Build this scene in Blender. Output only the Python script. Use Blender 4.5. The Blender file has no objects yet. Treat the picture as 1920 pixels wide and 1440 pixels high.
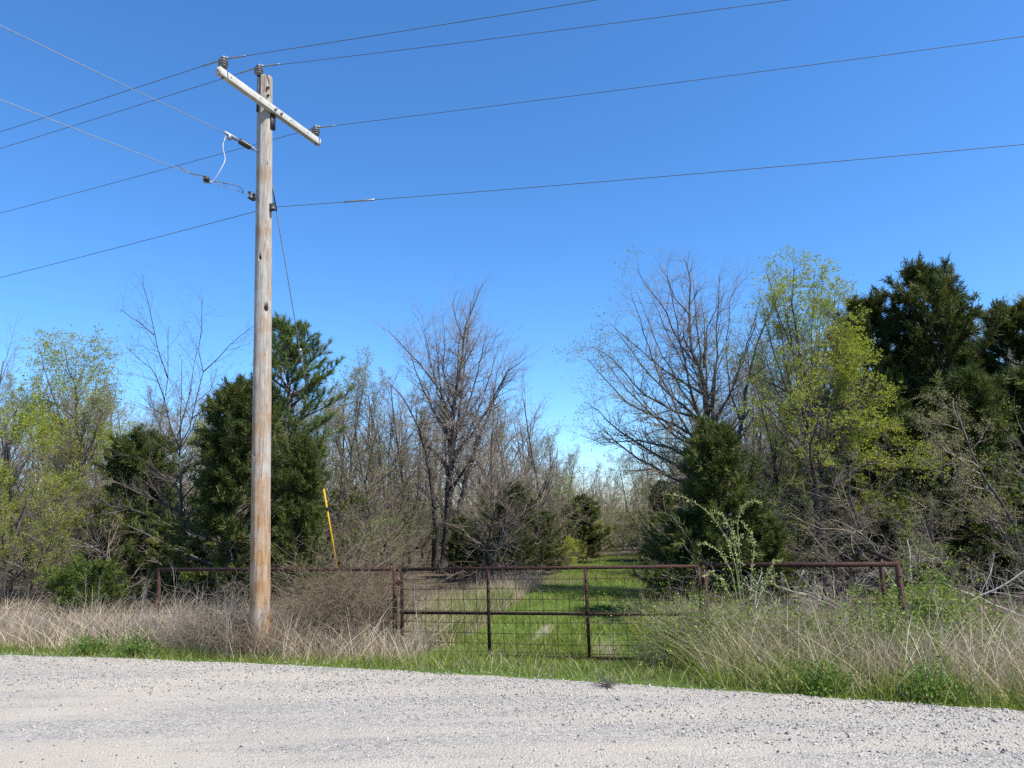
import bpy, bmesh, math, random
import numpy as np
from mathutils import Vector, Matrix

# ------------------------------------------------------------------ camera, sky, sun, exposure
SC = bpy.context.scene
COL = SC.collection
cam_d = bpy.data.cameras.new('camera')
cam = bpy.data.objects.new('camera', cam_d)
COL.objects.link(cam)
cam_d.sensor_width = 36.0
cam_d.lens = 26.0
cam_d.clip_start = 0.05
cam_d.clip_end = 3000.0
cam.matrix_world = (Matrix.Translation((0, 0, 1.85)) @ Matrix.Rotation(math.radians(100.0), 4, 'X')
                    @ Matrix.Rotation(math.radians(-1.6), 4, 'Z'))
SC.camera = cam

SUN_AZ, SUN_EL = 120.0, 52.0          # degrees clockwise from +Y, degrees above the horizon
world = bpy.data.worlds.new('World')
SC.world = world
world.use_nodes = True
wn = world.node_tree
wn.nodes.clear()
sky = wn.nodes.new('ShaderNodeTexSky')
sky.sky_type = 'NISHITA'
sky.sun_disc = False
sky.sun_elevation = math.radians(SUN_EL)
sky.sun_rotation = math.radians(SUN_AZ)
sky.altitude = 250.0
sky.air_density = 1.0
sky.dust_density = 0.0
sky.ozone_density = 10.0
bg = wn.nodes.new('ShaderNodeBackground')
bg.inputs['Strength'].default_value = 0.15
wo = wn.nodes.new('ShaderNodeOutputWorld')
hsv = wn.nodes.new('ShaderNodeHueSaturation')
hsv.inputs['Hue'].default_value = 0.499
hsv.inputs['Saturation'].default_value = 1.10
wn.links.new(sky.outputs[0], hsv.inputs['Color'])
wn.links.new(hsv.outputs[0], bg.inputs['Color'])
wn.links.new(bg.outputs[0], wo.inputs['Surface'])

sun_d = bpy.data.lights.new('sun', 'SUN')
sun_d.energy = 5.0
sun_d.angle = math.radians(0.53)
sun_d.color = (1.0, 0.955, 0.88)
sun = bpy.data.objects.new('sun', sun_d)
COL.objects.link(sun)
az, el = math.radians(SUN_AZ), math.radians(SUN_EL)
SUN_V = Vector((math.sin(az) * math.cos(el), math.cos(az) * math.cos(el), math.sin(el)))
sun.rotation_euler = (-SUN_V).to_track_quat('-Z', 'Y').to_euler()
sun.location = SUN_V * 60

SC.view_settings.view_transform = 'Standard'
SC.view_settings.look = 'None'
SC.view_settings.exposure = 0.68
SC.view_settings.gamma = 1.0
SC.view_settings.use_curve_mapping = False
SC.cycles.max_bounces = 6
SC.cycles.diffuse_bounces = 3
SC.cycles.transparent_max_bounces = 4
SC.cycles.use_denoising = False

RNG = np.random.default_rng(7)
random.seed(7)

# ------------------------------------------------------------------ materials
def rgb(c):
    return (c[0], c[1], c[2], 1.0)


class Nodes:
    def __init__(self, name):
        self.m = bpy.data.materials.new(name)
        self.m.use_nodes = True
        self.t = self.m.node_tree
        self.t.nodes.clear()
        self.out = self.t.nodes.new('ShaderNodeOutputMaterial')

    def n(self, kind, **kw):
        nd = self.t.nodes.new(kind)
        for k, v in kw.items():
            if k in nd.inputs.keys():
                nd.inputs[k].default_value = v
            else:
                setattr(nd, k, v)
        return nd

    def l(self, a, b):
        self.t.links.new(a, b)

    def coord(self, scale=(1, 1, 1), obj=True):
        tc = self.n('ShaderNodeTexCoord')
        mp = self.n('ShaderNodeMapping')
        mp.inputs['Scale'].default_value = scale
        self.l(tc.outputs['Object' if obj else 'Generated'], mp.inputs['Vector'])
        return mp.outputs[0]

    def noise(self, vec, scale, detail=3.0, rough=0.55):
        nd = self.n('ShaderNodeTexNoise')
        nd.inputs['Scale'].default_value = scale
        nd.inputs['Detail'].default_value = detail
        nd.inputs['Roughness'].default_value = rough
        if vec is not None:
            self.l(vec, nd.inputs['Vector'])
        return nd.outputs['Fac']

    def ramp(self, fac, stops, interp='LINEAR'):
        r = self.n('ShaderNodeValToRGB')
        r.color_ramp.interpolation = interp
        e = r.color_ramp.elements
        while len(e) > 1:
            e.remove(e[-1])
        e[0].position, e[0].color = stops[0][0], rgb(stops[0][1])
        for p, c in stops[1:]:
            x = e.new(p)
            x.color = rgb(c)
        self.l(fac, r.inputs['Fac'])
        return r.outputs['Color']

    def mix(self, fac, a, b, mode='MIX'):
        m = self.n('ShaderNodeMix', data_type='RGBA', blend_type=mode)
        for s, v in ((m.inputs[0], fac), (m.inputs[6], a), (m.inputs[7], b)):
            if isinstance(v, (int, float)):
                s.default_value = v
            elif isinstance(v, tuple):
                s.default_value = rgb(v)
            else:
                self.l(v, s)
        return m.outputs[2]

    def math(self, op, a, b=0.0, clamp=False):
        m = self.n('ShaderNodeMath', operation=op, use_clamp=clamp)
        for s, v in ((m.inputs[0], a), (m.inputs[1], b)):
            if isinstance(v, (int, float)):
                s.default_value = v
            else:
                self.l(v, s)
        return m.outputs[0]

    def attr(self, name):
        a = self.n('ShaderNodeAttribute', attribute_name=name)
        return a.outputs['Fac']

    def bump(self, h, strength=0.4, dist=0.01):
        b = self.n('ShaderNodeBump')
        b.inputs['Strength'].default_value = strength
        b.inputs['Distance'].default_value = dist
        self.l(h, b.inputs['Height'])
        return b.outputs[0]

    def bsdf(self, color, rough=0.8, metal=0.0, normal=None, spec=0.3):
        p = self.n('ShaderNodeBsdfPrincipled')
        for key, v in (('Base Color', color), ('Roughness', rough), ('Metallic', metal), ('Specular IOR Level', spec)):
            if isinstance(v, tuple):
                p.inputs[key].default_value = rgb(v)
            elif isinstance(v, (int, float)):
                p.inputs[key].default_value = v
            else:
                self.l(v, p.inputs[key])
        if normal is not None:
            self.l(normal, p.inputs['Normal'])
        return p.outputs[0]

    def finish(self, sh):
        self.l(sh, self.out.inputs['Surface'])
        return self.m


def leaf_mat(name, stops, trans=0.35, rough=0.6, tr_gain=1.3, rand_obj=0.0):
    k = Nodes(name)
    c = k.ramp(k.attr('t'), stops)
    if rand_obj:
        oi = k.n('ShaderNodeObjectInfo')
        v = k.math('MULTIPLY_ADD', oi.outputs['Random'], rand_obj)
        k.t.nodes[-1].inputs[2].default_value = 1.0 - rand_obj / 2
        hs = k.n('ShaderNodeHueSaturation')
        k.l(v, hs.inputs['Value'])
        k.l(c, hs.inputs['Color'])
        c = hs.outputs[0]
    p = k.bsdf(c, rough, spec=0.25)
    if trans <= 0:
        return k.finish(p)
    tr = k.n('ShaderNodeBsdfTranslucent')
    hs2 = k.n('ShaderNodeHueSaturation')
    hs2.inputs['Value'].default_value = tr_gain
    hs2.inputs['Saturation'].default_value = 1.1
    k.l(c, hs2.inputs['Color'])
    k.l(hs2.outputs[0], tr.inputs['Color'])
    mx = k.n('ShaderNodeMixShader')
    mx.inputs[0].default_value = trans
    k.l(p, mx.inputs[1])
    k.l(tr.outputs[0], mx.inputs[2])
    return k.finish(mx.outputs[0])


def bark_mat(name, lo, hi, scale=9.0, rand_obj=0.35):
    k = Nodes(name)
    v = k.coord((1, 1, 0.35))
    f = k.noise(v, scale, 5.0, 0.65)
    c = k.ramp(f, [(0.3, lo), (0.7, hi)])
    oi = k.n('ShaderNodeObjectInfo')
    val = k.math('MULTIPLY_ADD', oi.outputs['Random'], rand_obj)
    k.t.nodes[-1].inputs[2].default_value = 1.0 - rand_obj / 2
    hs = k.n('ShaderNodeHueSaturation')
    k.l(val, hs.inputs['Value'])
    k.l(c, hs.inputs['Color'])
    nb = k.bump(k.noise(v, scale * 3, 4.0), 0.6, 0.02)
    return k.finish(k.bsdf(hs.outputs[0], 0.9, normal=nb, spec=0.15))


M = {}
M['bark'] = bark_mat('bark', (0.035, 0.030, 0.027), (0.12, 0.105, 0.095))
M['bark_pale'] = bark_mat('bark_pale', (0.10, 0.085, 0.07), (0.24, 0.21, 0.18))
M['twig'] = bark_mat('twig', (0.125, 0.10, 0.077), (0.29, 0.235, 0.185), 3.0, 0.5)
M['twig_dark'] = bark_mat('twig_dark', (0.06, 0.048, 0.043), (0.15, 0.125, 0.11), 3.0, 0.3)
M['twig_pale'] = bark_mat('twig_pale', (0.26, 0.23, 0.19), (0.45, 0.40, 0.35), 3.0, 0.3)
M['cane'] = bark_mat('cane', (0.12, 0.087, 0.055), (0.28, 0.215, 0.145), 2.0, 0.2)
M['leaf_spring'] = leaf_mat('leaf_spring', [(0.0, (0.16, 0.20, 0.026)), (0.5, (0.28, 0.32, 0.044)), (1.0, (0.40, 0.40, 0.072))], 0.42, 0.5, 1.35, 0.25)
M['leaf_bud'] = leaf_mat('leaf_bud', [(0.0, (0.14, 0.14, 0.05)), (0.6, (0.24, 0.24, 0.085)), (1.0, (0.34, 0.30, 0.15))], 0.35, 0.6, 1.2, 0.3)
M['leaf_green'] = leaf_mat('leaf_green', [(0.0, (0.06, 0.12, 0.02)), (0.6, (0.12, 0.21, 0.032)), (1.0, (0.20, 0.28, 0.05))], 0.35, 0.5, 1.2)
M['leaf_fresh'] = leaf_mat('leaf_fresh', [(0.0, (0.10, 0.16, 0.022)), (0.6, (0.19, 0.26, 0.035)), (1.0, (0.28, 0.33, 0.06))], 0.35, 0.5, 1.2)
M['leaf_pale'] = leaf_mat('leaf_pale', [(0.0, (0.32, 0.33, 0.14)), (0.6, (0.42, 0.44, 0.15)), (1.0, (0.54, 0.53, 0.24))], 0.3, 0.5, 1.2)
M['cedar'] = leaf_mat('cedar', [(0.0, (0.028, 0.045, 0.013)), (0.4, (0.058, 0.080, 0.018)), (0.75, (0.115, 0.13, 0.028)), (0.92, (0.17, 0.155, 0.04)), (1.0, (0.19, 0.12, 0.05))], 0.25, 0.65, 1.2, 0.25)
M['cedar_fresh'] = leaf_mat('cedar_fresh', [(0.0, (0.045, 0.075, 0.014)), (0.6, (0.095, 0.13, 0.022)), (1.0, (0.17, 0.19, 0.035))], 0.25, 0.6, 1.2, 0.2)
M['pine'] = leaf_mat('pine', [(0.0, (0.06, 0.092, 0.028)), (0.6, (0.125, 0.17, 0.045)), (1.0, (0.23, 0.27, 0.085))], 0.2, 0.5, 1.2)
M['grass'] = leaf_mat('grass', [(0.0, (0.08, 0.12, 0.018)), (0.5, (0.18, 0.235, 0.036)), (0.82, (0.29, 0.315, 0.065)), (0.92, (0.38, 0.34, 0.14)), (1.0, (0.44, 0.36, 0.20))], 0.35, 0.55, 1.25)
M['dead_grass'] = leaf_mat('dead_grass', [(0.0, (0.22, 0.165, 0.105)), (0.45, (0.42, 0.335, 0.23)), (0.8, (0.55, 0.46, 0.325)), (1.0, (0.66, 0.57, 0.40))], 0.2, 0.7, 1.0)
M['grey_stalk'] = leaf_mat('grey_stalk', [(0.0, (0.15, 0.12, 0.10)), (0.6, (0.30, 0.25, 0.21)), (1.0, (0.44, 0.39, 0.33))], 0.0, 0.8)


def rust_mat():
    k = Nodes('rusty_pipe')
    v = k.coord()
    f = k.noise(v, 22, 5, 0.65)
    c = k.ramp(f, [(0.3, (0.022, 0.010, 0.008)), (0.55, (0.052, 0.021, 0.014)), (0.78, (0.115, 0.048, 0.028))])
    return k.finish(k.bsdf(c, 0.72, 0.25, k.bump(k.noise(v, 90, 3), 0.35, 0.004)))


def plain(name, lo, hi, rough=0.5, metal=0.0, scale=30, bump=0.15, spec=0.4):
    k = Nodes(name)
    v = k.coord()
    c = k.ramp(k.noise(v, scale, 4), [(0.3, lo), (0.7, hi)])
    return k.finish(k.bsdf(c, rough, metal, k.bump(k.noise(v, scale * 3, 3), bump, 0.003), spec))


M['rust'] = rust_mat()
M['rust_wire'] = plain('rusted_wire', (0.03, 0.018, 0.014), (0.075, 0.048, 0.038), 0.75, 0.2)
M['steel'] = plain('galvanised_steel', (0.20, 0.20, 0.20), (0.36, 0.36, 0.36), 0.5, 0.5)
M['dark_steel'] = plain('dark_fitting', (0.02, 0.02, 0.022), (0.06, 0.055, 0.05), 0.6, 0.3)
M['conductor'] = plain('weathered_conductor', (0.075, 0.078, 0.085), (0.14, 0.145, 0.15), 0.6, 0.3)
M['conductor_bright'] = plain('bright_conductor', (0.27, 0.28, 0.30), (0.38, 0.39, 0.41), 0.5, 0.5)
M['porcelain'] = plain('grey_insulator', (0.10, 0.095, 0.09), (0.17, 0.16, 0.15), 0.45, 0.0, 12)
M['polymer'] = plain('dark_polymer', (0.016, 0.016, 0.018), (0.03, 0.03, 0.032), 0.4)
M['crossarm'] = plain('weathered_fibreglass', (0.38, 0.36, 0.30), (0.50, 0.48, 0.42), 0.6, 0.0, 7, 0.2)
M['yellow'] = plain('yellow_plastic', (0.62, 0.36, 0.01), (0.75, 0.46, 0.02), 0.5, 0.0, 8, 0.1)


def pole_mat():
    k = Nodes('weathered_pole_wood')
    tc = k.n('ShaderNodeTexCoord')
    mp = k.n('ShaderNodeMapping')
    mp.inputs['Scale'].default_value = (1, 1, 0.06)
    k.l(tc.outputs['Object'], mp.inputs['Vector'])
    v = mp.outputs[0]
    streak = k.noise(v, 38, 6, 0.7)
    fine = k.noise(v, 120, 4, 0.7)
    blotch = k.noise(tc.outputs['Object'], 2.4, 4, 0.6)
    grey = k.ramp(streak, [(0.28, (0.19, 0.165, 0.14)), (0.5, (0.36, 0.325, 0.28)), (0.72, (0.50, 0.46, 0.40))])
    tan = k.ramp(streak, [(0.28, (0.14, 0.072, 0.034)), (0.5, (0.31, 0.18, 0.09)), (0.75, (0.45, 0.31, 0.18))])
    sp = k.n('ShaderNodeSeparateXYZ')
    k.l(tc.outputs['Object'], sp.inputs[0])
    low = k.n('ShaderNodeMapRange')
    k.l(sp.outputs['Z'], low.inputs['Value'])
    low.inputs['From Min'].default_value = 6.5
    low.inputs['From Max'].default_value = 0.4
    low.inputs['To Min'].default_value = 0.02
    low.inputs['To Max'].default_value = 0.85
    f = k.math('ADD', low.outputs[0], k.math('MULTIPLY', k.math('SUBTRACT', blotch, 0.50), 3.4), True)
    c = k.mix(f, grey, tan)
    crack = k.ramp(k.noise(v, 60, 3, 0.6), [(0.30, (0.25, 0.22, 0.2)), (0.37, (1, 1, 1))])
    c = k.mix(1.0, c, crack, 'MULTIPLY')
    h = k.math('ADD', streak, k.math('MULTIPLY', fine, 0.5))
    return k.finish(k.bsdf(c, 0.85, 0, k.bump(h, 0.7, 0.012), 0.15))


M['pole'] = pole_mat()


def ground_mat():
    k = Nodes('ground_cover')
    v = k.coord()
    n1 = k.noise(v, 1.3, 5, 0.6)
    n2 = k.noise(v, 14, 4, 0.65)
    n3 = k.noise(v, 70, 3, 0.7)
    litter = k.ramp(n3, [(0.25, (0.05, 0.038, 0.022)), (0.5, (0.12, 0.092, 0.055)), (0.78, (0.26, 0.20, 0.135))])
    soil = k.ramp(n2, [(0.3, (0.09, 0.07, 0.048)), (0.7, (0.17, 0.14, 0.10))])
    pale = k.ramp(n3, [(0.25, (0.24, 0.195, 0.14)), (0.75, (0.38, 0.325, 0.25))])
    green = k.ramp(n2, [(0.25, (0.055, 0.085, 0.016)), (0.55, (0.10, 0.155, 0.028)), (0.8, (0.19, 0.19, 0.07))])
    thatch = k.ramp(n3, [(0.25, (0.16, 0.12, 0.08)), (0.75, (0.36, 0.29, 0.20))])
    jig = k.math('MULTIPLY', k.math('SUBTRACT', k.noise(v, 5, 4, 0.7), 0.5), 1.0)
    def mask(nm):
        return k.math('MULTIPLY', k.math('SUBTRACT', k.math('ADD', k.attr(nm), jig), 0.3), 2.5, True)
    c = k.mix(0.35, litter, soil)
    c = k.mix(mask('thatch'), c, thatch)
    c = k.mix(mask('green'), c, green)
    c = k.mix(mask('dirt'), c, pale)
    h = k.math('ADD', n2, k.math('MULTIPLY', n3, 0.6))
    return k.finish(k.bsdf(c, 0.95, 0, k.bump(h, 0.8, 0.04), 0.1))


M['ground'] = ground_mat()


def road_mat():
    k = Nodes('gravel_road')
    v = k.coord()
    tc = k.n('ShaderNodeTexCoord')
    mp = k.n('ShaderNodeMapping')
    mp.inputs['Rotation'].default_value = (0, 0, math.radians(21.8))
    mp.inputs['Scale'].default_value = (0.12, 1.0, 1.0)
    k.l(tc.outputs['Object'], mp.inputs['Vector'])
    band = k.noise(mp.outputs[0], 1.5, 4, 0.6)
    def vor(scale):
        t = k.n('ShaderNodeTexVoronoi')
        t.inputs['Scale'].default_value = scale
        k.l(v, t.inputs['Vector'])
        return t
    v1, v2 = vor(46), vor(120)
    s1 = k.n('ShaderNodeSeparateColor'); k.l(v1.outputs['Color'], s1.inputs[0])
    s2 = k.n('ShaderNodeSeparateColor'); k.l(v2.outputs['Color'], s2.inputs[0])
    stone = [(0.0, (0.10, 0.092, 0.085)), (0.25, (0.225, 0.212, 0.196)), (0.6, (0.36, 0.338, 0.306)), (0.88, (0.48, 0.448, 0.395)), (1.0, (0.52, 0.455, 0.36))]
    c1 = k.ramp(s1.outputs[0], stone)
    c2 = k.ramp(s2.outputs[0], stone)
    dust = k.ramp(k.noise(v, 160, 3, 0.7), [(0.3, (0.34, 0.302, 0.247)), (0.7, (0.49, 0.44, 0.366))])
    c = k.mix(0.5, c1, c2)
    f = k.ramp(band, [(0.42, (0.05, 0.05, 0.05)), (0.57, (0.88, 0.88, 0.88))])
    c = k.mix(f, c, dust)
    wob = k.ramp(k.noise(v, 0.7, 5, 0.65), [(0.3, (0.96, 0.945, 0.93)), (0.68, (1.14, 1.12, 1.08))])
    c = k.mix(1.0, c, wob, 'MULTIPLY')
    h = k.math('ADD', k.math('MULTIPLY', v1.outputs['Distance'], -1.0), k.math('MULTIPLY', v2.outputs['Distance'], -0.5))
    return k.finish(k.bsdf(c, 0.9, 0, k.bump(h, 0.7, 0.02), 0.15))


M['road'] = road_mat()
M['stone'] = leaf_mat('crushed_stone', [(0.0, (0.07, 0.07, 0.073)), (0.10, (0.20, 0.19, 0.18)), (0.5, (0.34, 0.32, 0.29)), (0.85, (0.48, 0.445, 0.385)), (1.0, (0.50, 0.41, 0.29))], 0.0, 0.85)

# ------------------------------------------------------------------ mesh helpers
def mesh_np(name, V, faces, t=None, smooth=False, attrs=None):
    """faces: list of int arrays (n,3) or (n,4)"""
    V = np.asarray(V, np.float32)
    faces = [np.asarray(f, np.int32) for f in faces if len(f)]
    me = bpy.data.meshes.new(name)
    me.vertices.add(len(V))
    me.vertices.foreach_set('co', V.ravel())
    loops = np.concatenate([f.ravel() for f in faces])
    tot = np.concatenate([np.full(len(f), f.shape[1], np.int32) for f in faces])
    start = np.concatenate([[0], np.cumsum(tot)[:-1]]).astype(np.int32)
    me.loops.add(len(loops))
    me.loops.foreach_set('vertex_index', loops)
    me.polygons.add(len(tot))
    me.polygons.foreach_set('loop_start', start)
    me.polygons.foreach_set('loop_total', tot)
    if smooth:
        me.polygons.foreach_set('use_smooth', np.ones(len(tot), bool))
    me.update(calc_edges=True)
    al = dict(attrs or {})
    if t is not None:
        al['t'] = t
    for k, a in al.items():
        at = me.attributes.new(k, 'FLOAT', 'POINT')
        at.data.foreach_set('value', np.asarray(a, np.float32))
    return me


def link(name, me, mat=None, parent=None, loc=None):
    o = bpy.data.objects.new(name, me)
    COL.objects.link(o)
    if me is not None and mat is not None and not me.materials:
        me.materials.append(mat)
    if parent is not None:
        o.parent = parent
    if loc is not None:
        o.location = loc
    return o


def thing(name, label, cat, loc=(0, 0, 0), rotz=0.0, group=None, scale=None):
    o = link(name, None, loc=loc)
    o.rotation_euler = (0, 0, rotz)
    if scale:
        o.scale = scale
    return tag(o, label, cat, group)


def tag(o, label, cat, group=None):
    o['label'] = label
    o['category'] = cat
    if group:
        o['group'] = group
    return o


def kind(o, k, label=None):
    o['kind'] = k
    if label:
        o['label'] = label
    return o


def copy_thing(src, name, label, cat, loc, rotz, scale, group=None, tilt=(0, 0)):
    o = src.copy()
    o.name = name
    COL.objects.link(o)
    o.location = loc
    o.rotation_euler = (tilt[0], tilt[1], rotz)
    o.scale = scale
    if 'group' in o:
        del o['group']
    tag(o, label, cat, group)
    for ch in src.children:
        c = ch.copy()
        c.parent = o
        COL.objects.link(c)
    return o


class Buf:
    """collects pieces into one mesh"""
    def __init__(self):
        self.V, self.Q, self.T, self.t, self.n = [], [], [], [], 0

    def add(self, V, Q=None, T=None, t=None):
        V = np.asarray(V, np.float32).reshape(-1, 3)
        if Q is not None and len(Q):
            self.Q.append(np.asarray(Q, np.int32) + self.n)
        if T is not None and len(T):
            self.T.append(np.asarray(T, np.int32) + self.n)
        self.V.append(V)
        self.t.append(np.zeros(len(V), np.float32) if t is None else np.asarray(t, np.float32))
        self.n += len(V)
        return self

    def mesh(self, name, smooth=False):
        f = []
        if self.Q: f.append(np.concatenate(self.Q))
        if self.T: f.append(np.concatenate(self.T))
        return mesh_np(name, np.concatenate(self.V), f, np.concatenate(self.t), smooth)

    def box(self, c, s, R=None, t=None):
        c = np.array(c, float); s = np.array(s, float) / 2
        P = np.array([[x, y, z] for x in (-1, 1) for y in (-1, 1) for z in (-1, 1)], float) * s
        if R is not None:
            P = P @ np.array(R).T
        Q = [[0, 1, 3, 2], [4, 6, 7, 5], [0, 4, 5, 1], [2, 3, 7, 6], [0, 2, 6, 4], [1, 5, 7, 3]]
        return self.add(P + c, Q)

    def tube(self, pts, rad, n=8, caps=True, t=None):
        V, Q, T = tube_arrays(pts, rad, n, caps)
        return self.add(V, Q, T, None if t is None else np.full(len(V), t))

    def segs(self, P0, P1, R0, R1, n=3, t=None):
        V, Q = seg_arrays(P0, P1, R0, R1, n)
        return self.add(V, Q, None, None if t is None else np.repeat(t, 2 * n))


def tube_arrays(pts, rad, n=8, caps=True):
    P = np.asarray(pts, float)
    m = len(P)
    rad = np.broadcast_to(np.asarray(rad, float), (m,))
    tg = np.empty_like(P)
    tg[1:-1] = P[2:] - P[:-2]
    tg[0] = P[1] - P[0]
    tg[-1] = P[-1] - P[-2]
    tg /= np.linalg.norm(tg, axis=1)[:, None] + 1e-9
    ref = np.array([0, 0, 1.0]) if abs(tg[0][2]) < 0.9 else np.array([1.0, 0, 0])
    a = np.cross(tg[0], ref); a /= np.linalg.norm(a)
    ang = np.linspace(0, 2 * math.pi, n, endpoint=False)
    V = np.empty((m, n, 3))
    for i in range(m):
        a = a - tg[i] * np.dot(a, tg[i])
        a /= np.linalg.norm(a) + 1e-9
        b = np.cross(tg[i], a)
        V[i] = P[i] + rad[i] * (np.cos(ang)[:, None] * a + np.sin(ang)[:, None] * b)
    V = V.reshape(-1, 3)
    j = np.arange(n)
    Q = np.concatenate([np.stack([i * n + j, i * n + (j + 1) % n, (i + 1) * n + (j + 1) % n, (i + 1) * n + j], 1) for i in range(m - 1)])
    T = []
    if caps:
        V = np.concatenate([V, P[:1], P[-1:]])
        c0, c1 = m * n, m * n + 1
        T = np.concatenate([np.stack([np.full(n, c0), (j + 1) % n, j], 1),
                            np.stack([np.full(n, c1), (m - 1) * n + j, (m - 1) * n + (j + 1) % n], 1)])
    return V, Q, T


def seg_arrays(P0, P1, R0, R1, n=3):
    P0 = np.asarray(P0, float).reshape(-1, 3); P1 = np.asarray(P1, float).reshape(-1, 3)
    N = len(P0)
    R0 = np.broadcast_to(np.asarray(R0, float), (N,)); R1 = np.broadcast_to(np.asarray(R1, float), (N,))
    d = P1 - P0
    d /= np.linalg.norm(d, axis=1)[:, None] + 1e-9
    ref = np.where((np.abs(d[:, 2]) < 0.9)[:, None], [0, 0, 1.0], [1.0, 0, 0])
    a = np.cross(d, ref); a /= np.linalg.norm(a, axis=1)[:, None] + 1e-9
    b = np.cross(d, a)
    ang = np.linspace(0, 2 * math.pi, n, endpoint=False)
    ring = np.cos(ang)[None, :, None] * a[:, None, :] + np.sin(ang)[None, :, None] * b[:, None, :]
    V = np.concatenate([P0[:, None] + ring * R0[:, None, None], P1[:, None] + ring * R1[:, None, None]], 1).reshape(-1, 3)
    base = (np.arange(N) * 2 * n)[:, None]
    j = np.arange(n)[None, :]
    Q = np.stack([base + j, base + (j + 1) % n, base + n + (j + 1) % n, base + n + j], 2).reshape(-1, 4)
    return V, Q


def unit(v):
    return v / (np.linalg.norm(v, axis=-1, keepdims=True) + 1e-9)


def leaf_arrays(P, D, L, W, rng, fold=0.0):
    """diamond leaves: P base, D direction, L length, W width"""
    N = len(P)
    D = unit(D)
    S = unit(np.cross(D, rng.normal(size=(N, 3))))
    L = np.broadcast_to(np.asarray(L, float), (N,))[:, None]
    W = np.broadcast_to(np.asarray(W, float), (N,))[:, None]
    mid = P + D * L * 0.45
    V = np.stack([P, mid + S * W / 2, P + D * L, mid - S * W / 2], 1).reshape(-1, 3)
    Q = np.arange(N * 4).reshape(-1, 4)
    return V, Q


def spike_arrays(P, D, L, W, rng):
    """single-triangle spikes"""
    N = len(P)
    D = unit(D)
    S = unit(np.cross(D, rng.normal(size=(N, 3))))
    L = np.broadcast_to(np.asarray(L, float), (N,))[:, None]
    W = np.broadcast_to(np.asarray(W, float), (N,))[:, None]
    V = np.stack([P - S * W / 2, P + S * W / 2, P + D * L], 1).reshape(-1, 3)
    return V, np.arange(N * 3).reshape(-1, 3)


def blade_arrays(P, h, w, az, lean, curve, rng, nseg=3):
    """tapering bent grass blades"""
    P = np.asarray(P, float)
    N = len(P)
    faz = rng.uniform(0, math.pi, N)
    S = np.stack([np.cos(faz), np.sin(faz), np.zeros(N)], 1)
    D = np.stack([np.cos(az), np.sin(az), np.zeros(N)], 1)
    rows = []
    for k in range(nseg + 1):
        s = k / nseg
        off = (lean * s + curve * s * s) * h
        z = h * s * (1 - 0.3 * np.abs(curve) * s)
        c = P + D * off[:, None] + np.stack([np.zeros(N), np.zeros(N), z], 1)
        if k < nseg:
            ww = (w * (1 - 0.75 * s) / 2)[:, None]
            rows += [c - S * ww, c + S * ww]
        else:
            rows.append(c)
    V = np.stack(rows, 1)
    m = V.shape[1]
    base = (np.arange(N) * m)[:, None]
    Q = [np.concatenate([base + 2 * k, base + 2 * k + 1, base + 2 * k + 3, base + 2 * k + 2], 1) for k in range(nseg - 1)]
    T = np.concatenate([base + m - 3, base + m - 2, base + m - 1], 1)
    return V.reshape(-1, 3), (np.concatenate(Q) if Q else []), T, m


# ------------------------------------------------------------------ plant builders
def nrm(x, y, z):
    l = math.sqrt(x * x + y * y + z * z) + 1e-9
    return x / l, y / l, z / l


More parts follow.
